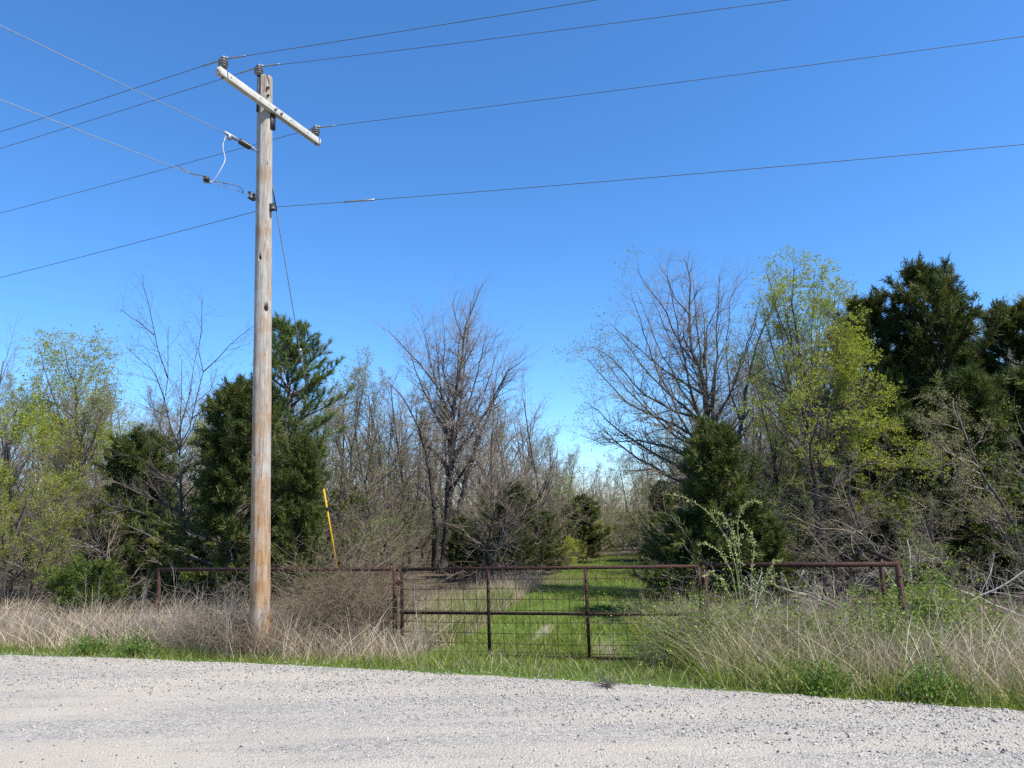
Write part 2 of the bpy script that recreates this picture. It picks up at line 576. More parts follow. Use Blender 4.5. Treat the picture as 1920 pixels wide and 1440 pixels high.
class Plant:
    def __init__(self, seed):
        self.r = random.Random(seed)
        self.rng = np.random.default_rng(seed)
        self.tubes = []
        self.s0, self.s1, self.ra, self.rb = [], [], [], []
        self.c0, self.c1, self.cr = [], [], []
        self.leafpts = []      # (x,y,z, dx,dy,dz)

    def seg(self, a, b, ra, rb):
        self.s0.append(a); self.s1.append(b); self.ra.append(ra); self.rb.append(rb)

    def walk(self, pos, d, L, r, n, wob, up, taper=0.3):
        g = self.r.gauss
        pts, rad, dirs = [pos], [r], [d]
        st = L / n
        for i in range(n):
            d = nrm(d[0] + g(0, wob), d[1] + g(0, wob), d[2] + g(0, wob) + up)
            pos = (pos[0] + d[0] * st, pos[1] + d[1] * st, pos[2] + d[2] * st)
            pts.append(pos); dirs.append(d)
            rad.append(r * (1 - (i + 1) / n * (1 - taper)))
        return pts, rad, dirs

    def side(self, d, ang):
        """direction at angle ang from d, random azimuth"""
        g = self.r.gauss
        x, y, z = nrm(g(0, 1), g(0, 1), g(0, 1))
        k = x * d[0] + y * d[1] + z * d[2]
        x, y, z = nrm(x - k * d[0], y - k * d[1], z - k * d[2])
        c, s = math.cos(ang), math.sin(ang)
        return (d[0] * c + x * s, d[1] * c + y * s, d[2] * c + z * s)

    def branch(self, pos, d, L, r, lv, P):
        n = P['n'][lv]
        if lv >= P['max']:
            e = (pos[0] + d[0] * L, pos[1] + d[1] * L, pos[2] + d[2] * L)
            self.c0.append(pos); self.c1.append(e); self.cr.append(r)
            if lv >= P['leaf_from']:
                self.leafpts.append((pos[0] + d[0] * L * 0.5, pos[1] + d[1] * L * 0.5, pos[2] + d[2] * L * 0.5) + d)
                self.leafpts.append(e + d)
            return
        pts, rad, dirs = self.walk(pos, d, L, r, n, P['wob'][lv], P['up'][lv])
        if lv <= 1 and r > 0.02:
            self.tubes.append((pts, rad, 8 if lv == 0 else 6))
        else:
            for i in range(n):
                self.seg(pts[i], pts[i + 1], rad[i], rad[i + 1])
        self.spawn(pts, rad, dirs, L, lv, P)

    def spawn(self, pts, rad, dirs, L, lv, P):
        rr = self.r
        n = len(pts) - 1
        if lv >= P['leaf_from']:
            for i in range(1, n + 1):
                self.leafpts.append(pts[i] + dirs[i])
        if lv >= P['max']:
            return
        nc = P['kids'][lv]
        if P.get('per_m') and lv in P['per_m']:
            nc = max(2, int(L * P['per_m'][lv]))
        st = P['start'][lv]
        for k in range(nc):
            f = st + (1 - st) * (k + rr.random()) / nc
            x = min(f * n, n - 1e-4)
            i = int(x); u = x - i
            p = tuple(pts[i][j] * (1 - u) + pts[i + 1][j] * u for j in range(3))
            rl = rad[i] * (1 - u) + rad[i + 1] * u
            a = math.radians(rr.uniform(*P['ang'][lv]))
            cd = self.side(dirs[min(i + 1, n)], a)
            if cd[2] < P.get('minz', -0.3):
                cd = nrm(cd[0], cd[1], P.get('minz', -0.3) + 0.2 * rr.random())
            cl = P['len'][lv] * L * (1.1 - P.get('fall', 0.55) * f) * rr.uniform(0.65, 1.25)
            if 'lenabs' in P and lv in P['lenabs']:
                cl = rr.uniform(*P['lenabs'][lv]) * (1.15 - 0.4 * f)
            cr = min(rl * 0.62, P['rad'][lv] * rr.uniform(0.8, 1.2))
            self.branch(p, cd, cl, cr, lv + 1, P)

    def trunk_mesh(self, name):
        b = Buf()
        for pts, rad, n in self.tubes:
            b.tube(pts, rad, n)
        return b.mesh(name, True)

    def twig_mesh(self, name):
        b = Buf()
        if self.s0:
            b.segs(self.s0, self.s1, self.ra, self.rb, 3)
        if self.c0:                     # the last twigs taper to a point
            N = len(self.c0)
            V, Q = seg_arrays(self.c0, self.c1, self.cr, 0.0, 3)
            V = V.reshape(N, 6, 3)[:, :4].reshape(-1, 3)
            i = (np.arange(N) * 4)[:, None, None]
            b.add(V, None, (i + np.array([[0, 1, 3], [1, 2, 3], [2, 0, 3]])[None]).reshape(-1, 3))
        return b.mesh(name)

    def leaves(self, per, size, spread=0.03, keep=None, name='leaves', jitter=0.8, asp=0.55):
        A = np.array(self.leafpts)
        if keep is not None:
            A = A[keep(A)]
        A = np.repeat(A, per, 0)
        rng = self.rng
        N = len(A)
        P = A[:, :3] + rng.normal(size=(N, 3)) * spread
        D = A[:, 3:] + rng.normal(size=(N, 3)) * jitter
        s = size * rng.uniform(0.6, 1.25, N)
        V, Q = leaf_arrays(P, D, s, s * asp, rng)
        return mesh_np(name, V, [Q], np.repeat(rng.random(N), 4))


DECID = dict(n=[9, 6, 4, 2, 2], wob=[0.05, 0.10, 0.13, 0.16, 0.2], up=[0.04, 0.06, 0.05, 0.03, 0.02],
             kids=[13, 9, 6, 5, 0], start=[0.25, 0.18, 0.15, 0.15, 0], ang=[(28, 55), (28, 58), (28, 60), (25, 60), (0, 0)],
             len=[0.42, 0.42, 0.5, 0.55, 0], rad=[0.032, 0.017, 0.0095, 0.0068, 0], max=4, leaf_from=4, fall=0.6)


def decid_params(**kw):
    p = {k: (list(v) if isinstance(v, list) else v) for k, v in DECID.items()}
    p.update(kw)
    return p


def hero_plant(seed, polys, r0, P, extra=5, depth=0.6, flare=1.25):
    """a plant whose stems and limbs follow given (x, z) lines; limbs also spread in depth"""
    pl = Plant(seed)
    rr = pl.r
    trunk = [(x, 0.0, z) for x, z in polys[0]]
    if trunk[0][2] > 0.05:
        trunk = [(trunk[0][0], 0, -0.15)] + trunk
    else:
        trunk[0] = (trunk[0][0], 0, -0.15)
    laid = []
    def lay(pts, ra, rb):
        # resample with a bit of waviness
        out = [pts[0]]
        for a, b in zip(pts[:-1], pts[1:]):
            L = math.dist(a, b)
            k = max(1, int(L / 0.35))
            for i in range(1, k + 1):
                u = i / k
                j = 0.02 if i < k else 0.0
                out.append(tuple(a[c] + (b[c] - a[c]) * u + rr.gauss(0, j) for c in range(3)))
        m = len(out)
        rad = [ra + (rb - ra) * (i / (m - 1)) ** 0.8 for i in range(m)]
        pl.tubes.append((out, rad, 8 if ra > 0.06 else 6))
        dirs = [nrm(*(out[min(i + 1, m - 1)][c] - out[max(i - 1, 0)][c] for c in range(3))) for i in range(m)]
        laid.append((out, rad, dirs))
        return out, rad, dirs
    t = lay(trunk, r0, 0.008)
    for i in range(2):
        t[1][i] *= flare - 0.1 * i
    for q in polys[1:]:
        ground = q[0][1] < 1.0
        best, y0, rb = 1e9, 0.0, r0 * 0.5
        for pts, rad, _ in laid:
            for p, ra in zip(pts, rad):
                dd = (p[0] - q[0][0]) ** 2 + (p[2] - q[0][1]) ** 2
                if dd < best:
                    best, y0, rb = dd, p[1], ra
        sl = rr.uniform(-depth, depth)
        pts, acc = [], 0.0
        for i, (x, z) in enumerate(q):
            if i:
                acc += math.dist(q[i - 1], q[i])
            pts.append((x, (y0 if not ground else rr.uniform(-.25, .25)) + sl * acc, z))
        if ground:
            if pts[0][2] > 0.1:
                pts.insert(0, (pts[0][0], pts[0][1], -0.15))
            lay(pts, r0 * 0.8, 0.008)
        else:
            lay(pts, max(0.014, rb * 0.68), 0.006)
    # limbs towards and away from the viewer for depth
    out, rad, dirs = laid[0]
    m = len(out)
    for k in range(extra):
        i = int(m * (0.3 + 0.5 * (k + rr.random()) / max(1, extra)))
        i = min(i, m - 2)
        a = (1 if k % 2 else -1) * math.pi / 2 + rr.uniform(-0.7, 0.7)
        e = math.radians(rr.uniform(25, 55))
        d = (math.cos(a) * math.cos(e), math.sin(a) * math.cos(e), math.sin(e))
        L = (out[-1][2] - out[i][2]) * rr.uniform(0.28, 0.48)
        pts, rd, ds = pl.walk(out[i], d, L, max(0.012, rad[i] * 0.5), 6, 0.1, 0.06, 0.25)
        pl.tubes.append((pts, rd, 6))
        laid.append((pts, rd, ds))
    for q, (out, rad, dirs) in enumerate(laid):
        L = sum(math.dist(a, b) for a, b in zip(out[:-1], out[1:]))
        st = list(P['start'])
        PP = dict(P)
        if q == 0 or out[0][2] < 0.5:
            st[1] = P.get('trunk_start', 0.3)
        PP['start'] = st
        pl.spawn(out, rad, dirs, L, 1, PP)
    return pl


def make_tree(root, pl, bark, twig, leaf=None, leafmesh=None, crown='twigs'):
    link('trunk', pl.trunk_mesh('trunk'), bark, root)
    link(crown, pl.twig_mesh(crown), twig, root)
    if leafmesh is not None:
        link('leaves', leafmesh, leaf, root)
    return root


def cedar_meshes(seed, h, w, nb=150, blade=0.10, lean=0.0, ragged=0.35, low=0.05, top=0.7, sub=7, tufts=6, per=7):
    pl = Plant(seed)
    rr = pl.r
    trunk = [(lean * h * (z / h) ** 1.5, 0, z) for z in np.linspace(-0.12, h * 0.96, 14)]
    pl.tubes.append((trunk, [0.02 * h * (1 - 0.9 * i / 13) + 0.006 for i in range(14)], 8))
    P, D = [], []
    lob = [rr.uniform(1 - ragged, 1 + ragged * 0.6) for _ in range(24)]
    for b in range(nb):
        f = low + (1 - low) * ((b + rr.random()) / nb) ** 0.85
        z0 = h * f * 0.94
        sh = (max(0.0, 1 - f) ** top) * (0.5 + 0.5 * min(1, f * 5 + 0.2))
        a = rr.uniform(0, 2 * math.pi)
        R = w / 2 * sh * lob[int(a / (2 * math.pi) * 8) * 3 + min(2, int(f * 3))] * rr.uniform(0.7, 1.15) + 0.12
        e = math.radians(rr.uniform(4, 30) + 24 * f * f)
        d = (math.cos(a) * math.cos(e), math.sin(a) * math.cos(e), math.sin(e))
        x0 = lean * h * (z0 / h) ** 1.5
        L = R / max(0.45, math.cos(e))
        pts, rad, ds = pl.walk((x0, 0, z0), d, L, 0.006 + 0.012 * L, 5, 0.10, 0.05)
        for i in range(5):
            pl.seg(pts[i], pts[i + 1], rad[i], rad[i + 1])
        for s in range(sub):
            u = 0.3 + 0.7 * (s + rr.random()) / sub
            x = min(u * 5, 4.999); i = int(x); q = x - i
            p = tuple(pts[i][j] * (1 - q) + pts[i + 1][j] * q for j in range(3))
            cd = pl.side(ds[i + 1], math.radians(rr.uniform(10, 65)))
            cd = nrm(cd[0], cd[1], cd[2] + 0.25)
            sl = rr.uniform(0.14, 0.34) * (0.7 + 0.12 * h / 2)
            e2 = tuple(p[j] + cd[j] * sl for j in range(3))
            pl.seg(p, e2, 0.004, 0.002)
            for k in range(tufts):
                v = (k + rr.random()) / tufts
                P.append(tuple(p[j] + cd[j] * sl * v for j in range(3)))
                D.append(cd)
    P = np.repeat(np.array(P), per, 0); D = np.repeat(np.array(D), per, 0)
    rng = pl.rng
    N = len(P)
    clump = np.repeat(rng.random(N // (per * tufts) + 1), per * tufts)[:N]
    P = P + rng.normal(size=(N, 3)) * blade * 0.28
    D = D + rng.normal(size=(N, 3)) * 0.5
    V, Tt = spike_arrays(P, D, blade * rng.uniform(0.6, 1.4, N), blade * 0.2, rng)
    t = np.clip(0.55 * clump + 0.45 * rng.random(N), 0, 1)
    return pl, mesh_np('foliage', V, [Tt], np.repeat(t, 3))


def cedar(root, seed, h, w, mat, **kw):
    pl, fol = cedar_meshes(seed, h, w, **kw)
    link('trunk', pl.trunk_mesh('trunk'), M['bark'], root)
    link('branches', pl.twig_mesh('branches'), M['twig_dark'], root)
    link('foliage', fol, mat, root)
    return root

# stem and limb lines of the trees that stand out: x, y of the foot, then (sideways, up) in metres
HERO = {
    'fork': (-8.11, 18.2, [[(0.0, 0.98),(-0.03, 1.92),(-0.03, 2.82),(-0.09, 3.46),(-0.15, 4.02)], [(-0.15, 4.02),(-0.31, 4.46),(-0.39, 4.79),(-0.45, 5.17),(-0.34, 5.67),(-0.31, 6.35),(-0.28, 6.94)], [(-0.45, 5.17),(-0.64, 5.68),(-0.79, 5.95),(-1.04, 6.14),(-1.42, 6.49)], [(-0.34, 5.67),(-0.54, 6.36),(-0.61, 6.88),(-0.71, 7.54),(-0.8, 7.94)], [(-0.59, 6.7),(-0.91, 6.99),(-1.2, 7.18),(-1.41, 7.35)], [(-0.15, 4.02),(0.11, 4.45),(0.17, 4.71),(0.31, 5.31),(0.45, 5.85),(0.33, 6.4),(0.4, 6.92),(0.41, 7.62)], [(0.45, 5.85),(0.77, 6.22),(1.0, 6.56),(1.19, 6.76),(1.45, 7.03)], [(0.17, 4.71),(0.53, 4.97),(0.71, 5.3),(0.97, 5.67)], [(-0.39, 4.73),(-0.84, 5.01),(-1.08, 5.25)], [(-0.03, 2.43),(-0.68, 2.77),(-1.35, 3.11),(-2.09, 3.46)], [(-0.02, 1.92),(-0.78, 2.39),(-1.64, 2.6),(-2.31, 2.88)], [(-0.06, 2.95),(-0.72, 3.48),(-1.33, 3.89)], [(-0.05, 2.69),(0.41, 3.19),(0.73, 3.44)], [(-0.12, 3.75),(-0.41, 4.34),(-0.68, 5.07),(-0.92, 5.89)], [(-0.09, 3.46),(-0.45, 4.02),(-0.8, 4.71),(-1.1, 5.48)], [(-0.14, 3.93),(0.15, 4.5),(0.41, 5.19),(0.62, 5.98)], [(-0.08, 3.43),(0.28, 3.94),(0.59, 4.57),(0.85, 5.29)], [(-0.12, 3.77),(-0.09, 4.42),(-0.07, 5.23),(-0.06, 6.14)], [(-0.17, 4.23),(-0.05, 4.87),(0.05, 5.65),(0.12, 6.54)]]),
    'centre': (-2.84, 29, [[(0.0, 0.02),(0.23, 1.91),(0.29, 3.54),(0.36, 3.95),(0.41, 5.2),(0.5, 6.58),(0.66, 7.33),(0.79, 7.97),(0.92, 8.95),(1.04, 9.72),(1.28, 10.27),(1.49, 10.83),(1.6, 11.23)], [(0.4, 5.31),(0.28, 6.05),(0.14, 6.7),(-0.13, 7.24),(-0.55, 7.79),(-1.08, 8.42),(-1.51, 8.91),(-1.94, 9.36),(-2.22, 9.55)], [(0.5, 6.79),(0.19, 7.55),(0.05, 7.99),(0.12, 8.86),(0.07, 9.97),(0.01, 10.42)], [(-0.13, 7.24),(-0.44, 8.22),(-0.54, 8.88),(-0.69, 9.55),(-0.86, 10.0),(-1.18, 10.45)], [(0.56, 6.79),(1.04, 7.31),(1.2, 7.85),(1.59, 8.28),(1.98, 8.7),(2.25, 9.24),(2.58, 9.46)], [(0.31, 0.3),(0.6, 1.9),(0.91, 3.52),(1.19, 4.2),(1.53, 5.17),(1.9, 5.96),(2.08, 6.6),(2.24, 6.96),(2.64, 7.66),(3.12, 7.97),(3.47, 8.29)], [(2.08, 6.6),(2.25, 7.56),(2.48, 8.1),(2.66, 8.57)], [(-0.3, 0.12),(-0.18, 1.92),(-0.28, 3.14),(-0.47, 4.6),(-0.78, 5.66),(-1.2, 6.52),(-1.72, 7.07)], [(0.29, 3.95),(-0.26, 4.7),(-0.68, 4.92),(-1.2, 5.88)], [(0.84, 7.97),(1.21, 8.61),(1.5, 9.27),(1.73, 9.92)], [(0.96, 9.06),(0.65, 9.95),(0.55, 10.52),(0.78, 11.07)], [(0.4, 5.06),(-0.37, 6.36),(-1.07, 7.95),(-1.66, 9.75)], [(0.42, 5.34),(-0.0, 6.67),(-0.39, 8.31),(-0.71, 10.17)], [(0.36, 4.46),(0.12, 5.96),(-0.1, 7.82),(-0.28, 9.94)], [(0.34, 4.27),(0.49, 6.06),(0.64, 8.29),(0.77, 10.85)], [(0.3, 3.68),(0.63, 5.68),(0.93, 8.18),(1.21, 11.06)], [(0.38, 4.79),(0.96, 6.13),(1.49, 7.79),(1.94, 9.7)], [(0.32, 4.01),(1.07, 5.32),(1.76, 6.94),(2.35, 8.8)], [(0.35, 4.37),(1.33, 5.45),(2.22, 6.78),(2.98, 8.3)]]),
    'rightbare': (5.13, 20, [[(0.0, 0.83),(0.08, 2.91),(0.16, 4.5),(0.13, 5.53),(0.05, 5.98),(-0.14, 6.43),(-0.16, 7.04),(-0.11, 7.81),(-0.03, 8.42),(-0.08, 8.82),(-0.16, 9.18)], [(0.05, 5.98),(-0.46, 6.56),(-0.72, 7.06),(-0.85, 7.44),(-1.05, 7.76),(-1.4, 8.15),(-1.67, 8.63)], [(0.11, 5.23),(-0.58, 5.77),(-1.21, 6.39),(-1.62, 6.85),(-1.97, 7.24),(-2.25, 7.56)], [(0.13, 4.5),(-0.65, 4.81),(-1.42, 5.35),(-1.89, 6.03),(-2.3, 6.57),(-2.73, 6.89),(-3.0, 6.82)], [(0.13, 3.92),(-1.1, 4.53),(-2.09, 5.0),(-2.65, 5.61),(-3.1, 6.14)], [(0.12, 3.34),(-0.86, 3.8),(-1.71, 4.04),(-2.72, 4.0),(-3.26, 4.23)], [(0.16, 5.97),(0.18, 6.27),(0.32, 7.1),(0.52, 7.45),(0.78, 7.93),(1.04, 8.36)], [(0.81, 6.71),(1.0, 7.31),(1.08, 7.93),(1.31, 8.31),(1.49, 8.77)], [(0.21, 0.82),(0.65, 2.9),(0.88, 4.33),(1.12, 5.5),(1.37, 6.39),(1.73, 7.14),(2.09, 7.9)], [(-0.13, 7.5),(-0.51, 7.97),(-0.7, 8.6),(-0.9, 8.92)], [(0.88, 4.33),(0.69, 5.22),(0.72, 5.96),(0.81, 6.71)], [(0.08, 2.91),(-0.77, 2.94),(-1.47, 3.24),(-2.33, 3.2)], [(1.12, 5.5),(1.77, 5.93),(2.27, 6.52)], [(0.11, 3.47),(-1.02, 4.3),(-2.04, 5.3),(-2.87, 6.44)], [(0.08, 2.92),(-1.08, 3.57),(-2.12, 4.36),(-2.98, 5.25)], [(0.07, 2.52),(-1.02, 3.12),(-2.0, 3.84),(-2.81, 4.65)], [(0.15, 4.41),(-0.76, 5.22),(-1.57, 6.21),(-2.23, 7.33)], [(0.1, 3.36),(-0.65, 4.61),(-1.32, 6.16),(-1.86, 7.93)], [(0.15, 4.32),(-0.48, 5.44),(-1.02, 6.81),(-1.46, 8.39)], [(0.14, 5.2),(-0.33, 6.19),(-0.74, 7.41),(-1.06, 8.8)], [(0.12, 3.76),(-0.21, 5.16),(-0.48, 6.89),(-0.68, 8.88)], [(0.15, 4.62),(0.16, 5.77),(0.19, 7.21),(0.25, 8.85)], [(0.16, 4.53),(0.28, 5.58),(0.42, 6.89),(0.56, 8.38)], [(0.12, 3.65),(0.34, 5.01),(0.57, 6.72),(0.81, 8.68)], [(0.13, 3.97),(0.68, 5.04),(1.2, 6.38),(1.68, 7.91)], [(0.14, 4.21),(0.73, 5.05),(1.28, 6.1),(1.77, 7.29)], [(0.11, 3.55),(0.79, 4.36),(1.42, 5.37),(1.97, 6.52)], [(0.12, 3.62),(-0.76, 4.29),(-1.54, 5.11),(-2.18, 6.04)]]),
    'leafing': (7.05, 17.5, [[(0.0, 0.8),(0.01, 2.13),(-0.01, 3.63),(0.02, 4.78),(-0.03, 5.3),(-0.09, 5.69),(-0.11, 6.35),(-0.16, 7.03),(-0.08, 7.5),(-0.0, 7.98)], [(0.02, 4.78),(-0.38, 5.96),(-0.59, 6.5),(-0.75, 6.91),(-0.82, 7.38),(-0.94, 7.73)], [(0.06, 3.88),(0.27, 4.7),(0.45, 5.28),(0.66, 6.07),(0.91, 6.59),(0.98, 6.99),(1.04, 7.4)], [(0.01, 4.01),(0.78, 5.08),(1.18, 5.52),(1.35, 5.91),(1.49, 6.18)], [(0.05, 3.12),(1.0, 3.85),(1.79, 4.08),(2.22, 3.44),(2.56, 2.68)], [(0.08, 4.77),(0.14, 6.08),(0.23, 6.95),(0.25, 7.63)], [(0.11, 2.5),(0.91, 2.97),(1.69, 3.2),(2.38, 2.75)], [(0.07, 2.75),(-0.53, 3.64),(-1.0, 4.04),(-1.5, 4.18)], [(0.02, 3.5),(0.84, 4.11),(1.23, 4.55),(1.48, 4.73)], [(0.02, 4.52),(-0.66, 5.05),(-1.15, 5.33),(-1.5, 5.73)], [(0.06, 2.01),(0.83, 2.23),(1.31, 2.1),(1.63, 1.6)], [(-0.0, 3.38),(-0.37, 4.48),(-0.68, 5.83),(-0.91, 7.39)], [(0.0, 3.01),(-0.31, 4.07),(-0.57, 5.39),(-0.75, 6.91)], [(-0.0, 3.77),(-0.22, 4.7),(-0.38, 5.86),(-0.49, 7.17)], [(-0.0, 3.09),(-0.13, 4.33),(-0.21, 5.87),(-0.23, 7.64)], [(-0.0, 3.78),(0.14, 4.83),(0.31, 6.13),(0.49, 7.62)], [(-0.0, 3.4),(0.24, 4.43),(0.49, 5.72),(0.75, 7.2)], [(0.0, 2.99),(0.38, 4.15),(0.77, 5.59),(1.15, 7.26)], [(-0.0, 3.46),(0.43, 4.36),(0.86, 5.49),(1.25, 6.78)], [(0.0, 2.73),(0.46, 3.71),(0.91, 4.92),(1.33, 6.31)], [(0.0, 2.98),(0.46, 3.71),(0.9, 4.62),(1.3, 5.65)], [(0.01, 2.46),(0.47, 3.17),(0.92, 4.05),(1.33, 5.06)], [(0.01, 2.22),(0.56, 2.73),(1.08, 3.37),(1.54, 4.09)], [(-0.0, 3.1),(-0.43, 3.93),(-0.8, 4.95),(-1.08, 6.12)], [(0.0, 4.14),(0.44, 5.02),(0.86, 6.13),(1.25, 7.39)]]),
    'spring': (-13.84, 24, [[(0.0, 0.94),(-0.14, 2.78),(-0.28, 4.32),(-0.43, 5.37),(-0.5, 6.08),(-0.61, 6.79),(-0.88, 7.34),(-1.07, 8.16)], [(-0.28, 4.32),(-0.13, 5.01),(0.16, 5.44),(0.49, 5.69)], [(-0.43, 5.54),(-1.09, 6.13),(-1.62, 6.29),(-2.07, 6.39)], [(-0.55, 6.43),(-0.18, 6.96),(-0.02, 7.4),(0.13, 7.64)], [(-0.65, 6.88),(-1.16, 7.53),(-1.4, 7.81),(-1.6, 8.08)], [(-0.56, 6.61),(-0.47, 7.33),(-0.38, 8.01)], [(-0.31, 4.67),(-1.01, 5.12),(-1.46, 5.4),(-1.9, 5.41)], [(-0.34, 4.84),(0.16, 5.88),(0.3, 6.41)], [(-0.34, 4.75),(-0.9, 5.42),(-1.42, 6.25),(-1.88, 7.19)], [(-0.26, 4.11),(-0.88, 4.62),(-1.46, 5.24),(-1.95, 5.94)], [(-0.27, 4.18),(0.02, 4.89),(0.26, 5.77),(0.45, 6.76)], [(-0.22, 3.63),(0.04, 4.29),(0.25, 5.12),(0.41, 6.05)], [(-0.25, 3.96),(-0.58, 5.04),(-0.92, 6.37),(-1.22, 7.89)], [(-0.36, 4.89),(-0.26, 5.68),(-0.19, 6.66),(-0.15, 7.77)]]),
}

# ------------------------------------------------------------------ the lie of the land
def edge(x):
    """y of the road's far edge"""
    x = np.asarray(x, float)
    xc = np.clip(x, -12, 10)
    return 8.95 - 0.40 * xc - 0.0088 * xc * xc + (x - xc) * np.where(x < xc, -0.40 + 0.0176 * 12, -0.40 - 0.0176 * 10)


def off_road(x, y):
    return (np.asarray(y, float) - edge(x)) * 0.93


_PH = np.random.default_rng(3).uniform(0, 6.28, (8, 2))
def waves(x, y, f):
    s = 0
    for i in range(8):
        a = i * 2.4
        k = f * (0.6 + 0.23 * i)
        s = s + np.sin((np.cos(a) * x + np.sin(a) * y) * k + _PH[i, 0]) * np.cos((np.sin(a * 1.7) * x - np.cos(a) * y) * k * 0.6 + _PH[i, 1])
    return s / 8


def ground_z(x, y):
    x = np.asarray(x, float); y = np.asarray(y, float)
    d = off_road(x, y)
    z = np.interp(d, [-400, -11, -9.6, -0.5, 0.0, 0.5, 1.2, 2.6, 5, 400], [-0.4, -0.12, -0.16, -0.16, -0.02, -0.05, -0.12, -0.27, -0.3, -0.3])
    return z + 0.05 * waves(x, y, 1.1) * np.clip((d - 0.4) / 1.5, 0, 1)


def path_x(y):
    return 0.85 + (np.asarray(y, float) - 12.8) * 0.172


def gz(x, y):
    return float(ground_z(x, y))


def geo_axis(lo, a, b, hi, step, grow=1.28):
    xs = list(np.arange(a, b + 1e-6, step))
    s, x = step, b
    while x < hi:
        s *= grow; x += s; xs.append(x)
    s, x = step, a
    while x > lo:
        s *= grow; x -= s; xs.insert(0, x)
    return np.array(xs)


def grid_faces(nx, ny):
    i, j = np.meshgrid(np.arange(nx - 1), np.arange(ny - 1), indexing='ij')
    a = (i * ny + j).ravel()
    return np.stack([a, a + ny, a + ny + 1, a + 1], 1)


gx = geo_axis(-1500, -14, 14, 1500, 0.22)
gy = geo_axis(-300, 5, 34, 2000, 0.22)
X, Y = np.meshgrid(gx, gy, indexing='ij')
Z = ground_z(X, Y)
D = off_road(X, Y)
px = np.abs(X - path_x(Y))
ss = lambda v, a, b: np.clip((v - a) / (b - a), 0, 1)
green = np.maximum(ss(D, 1.3, 0.6) * (D > -0.6), 0)
green = np.maximum(green, ss(px + 0.5 * waves(X, Y, 1.5), 2.9, 1.6) * ss(Y, 44, 32) * (D > -0.3) * np.clip(0.75 + 0.9 * waves(X + 9, Y, 1.2), 0, 1))
green = np.maximum(green, ss(np.abs(X - 1.0), 3.2, 2.4) * (D > 0) * ss(Y, 17, 14))
green = np.maximum(green, 0.45 * ss(X, 2.5, 3.5) * (D > 0) * ss(D, 6, 4))
thatch = np.where((X < -1.3), ss(D, 0.6, 1.1) * ss(Y, 20, 16), ss(D, 0.5, 0.9) * (X > 3) * ss(D, 6, 5))
rut = 0.62 * np.clip(0.75 + 1.1 * waves(X * 2, Y * 0.8, 1.6), 0, 1) * ss(Y, 26, 15) * (D > 2.4)
lt = np.exp(-((X - (path_x(Y) - 0.66)) / 0.19) ** 2) * np.maximum(np.exp(-((Y - 14.2) / 1.5) ** 2), rut)
rt = np.maximum(np.exp(-((X - (path_x(Y) + 0.62)) / 0.30) ** 2) * np.exp(-((Y - 12.4) / 0.75) ** 2), np.exp(-((X - (path_x(Y) + 0.66)) / 0.19) ** 2) * rut)
dirt = np.clip(np.maximum(lt * 0.75, rt * 0.85), 0, 1)
gme = mesh_np('ground', np.stack([X, Y, Z], 2).reshape(-1, 3), [grid_faces(len(gx), len(gy))], smooth=True,
              attrs=dict(green=green.ravel(), thatch=thatch.ravel(), dirt=dirt.ravel()))
kind(link('ground', gme, M['ground']), 'structure')

rx = geo_axis(-900, -13, 12, 900, 0.16)
rv = np.concatenate([np.linspace(-9.8, -4, 30), np.arange(-3.9, 0.42, 0.09)])
X, Vv = np.meshgrid(rx, rv, indexing='ij')
Y = edge(X) + Vv / 0.93
crown = 0.055 * np.clip(1 - ((Vv + 4.7) / 4.7) ** 2, -0.6, 1)
Z = crown + 0.008 * waves(X, Y, 2.3) + 0.012 * waves(X * 0.4 + Vv, Vv * 6, 0.8) + 0.02 * waves(X, Y, 5.5) * (np.abs(Vv + 0.15) < 0.45)
Z -= 0.05 * np.clip((Vv + 0.05) / 0.35, 0, 1.5)
Z -= 0.05 * np.clip((-9.5 - Vv) / 0.2, 0, 1.5)
ROAD_Z = 0.0
kind(link('gravel_road', mesh_np('gravel_road', np.stack([X, Y, Z], 2).reshape(-1, 3), [grid_faces(len(rx), len(rv))], smooth=True), M['road']), 'structure')


def road_z(x, v):
    y = edge(x) + v / 0.93
    c = 0.055 * np.clip(1 - ((v + 4.7) / 4.7) ** 2, -0.6, 1)
    z = c + 0.008 * waves(x, y, 2.3) + 0.012 * waves(x * 0.4 + v, v * 6, 0.8) + 0.02 * waves(x, y, 5.5) * (np.abs(v + 0.15) < 0.45)
    return z - 0.05 * np.clip((v + 0.05) / 0.35, 0, 1.5)


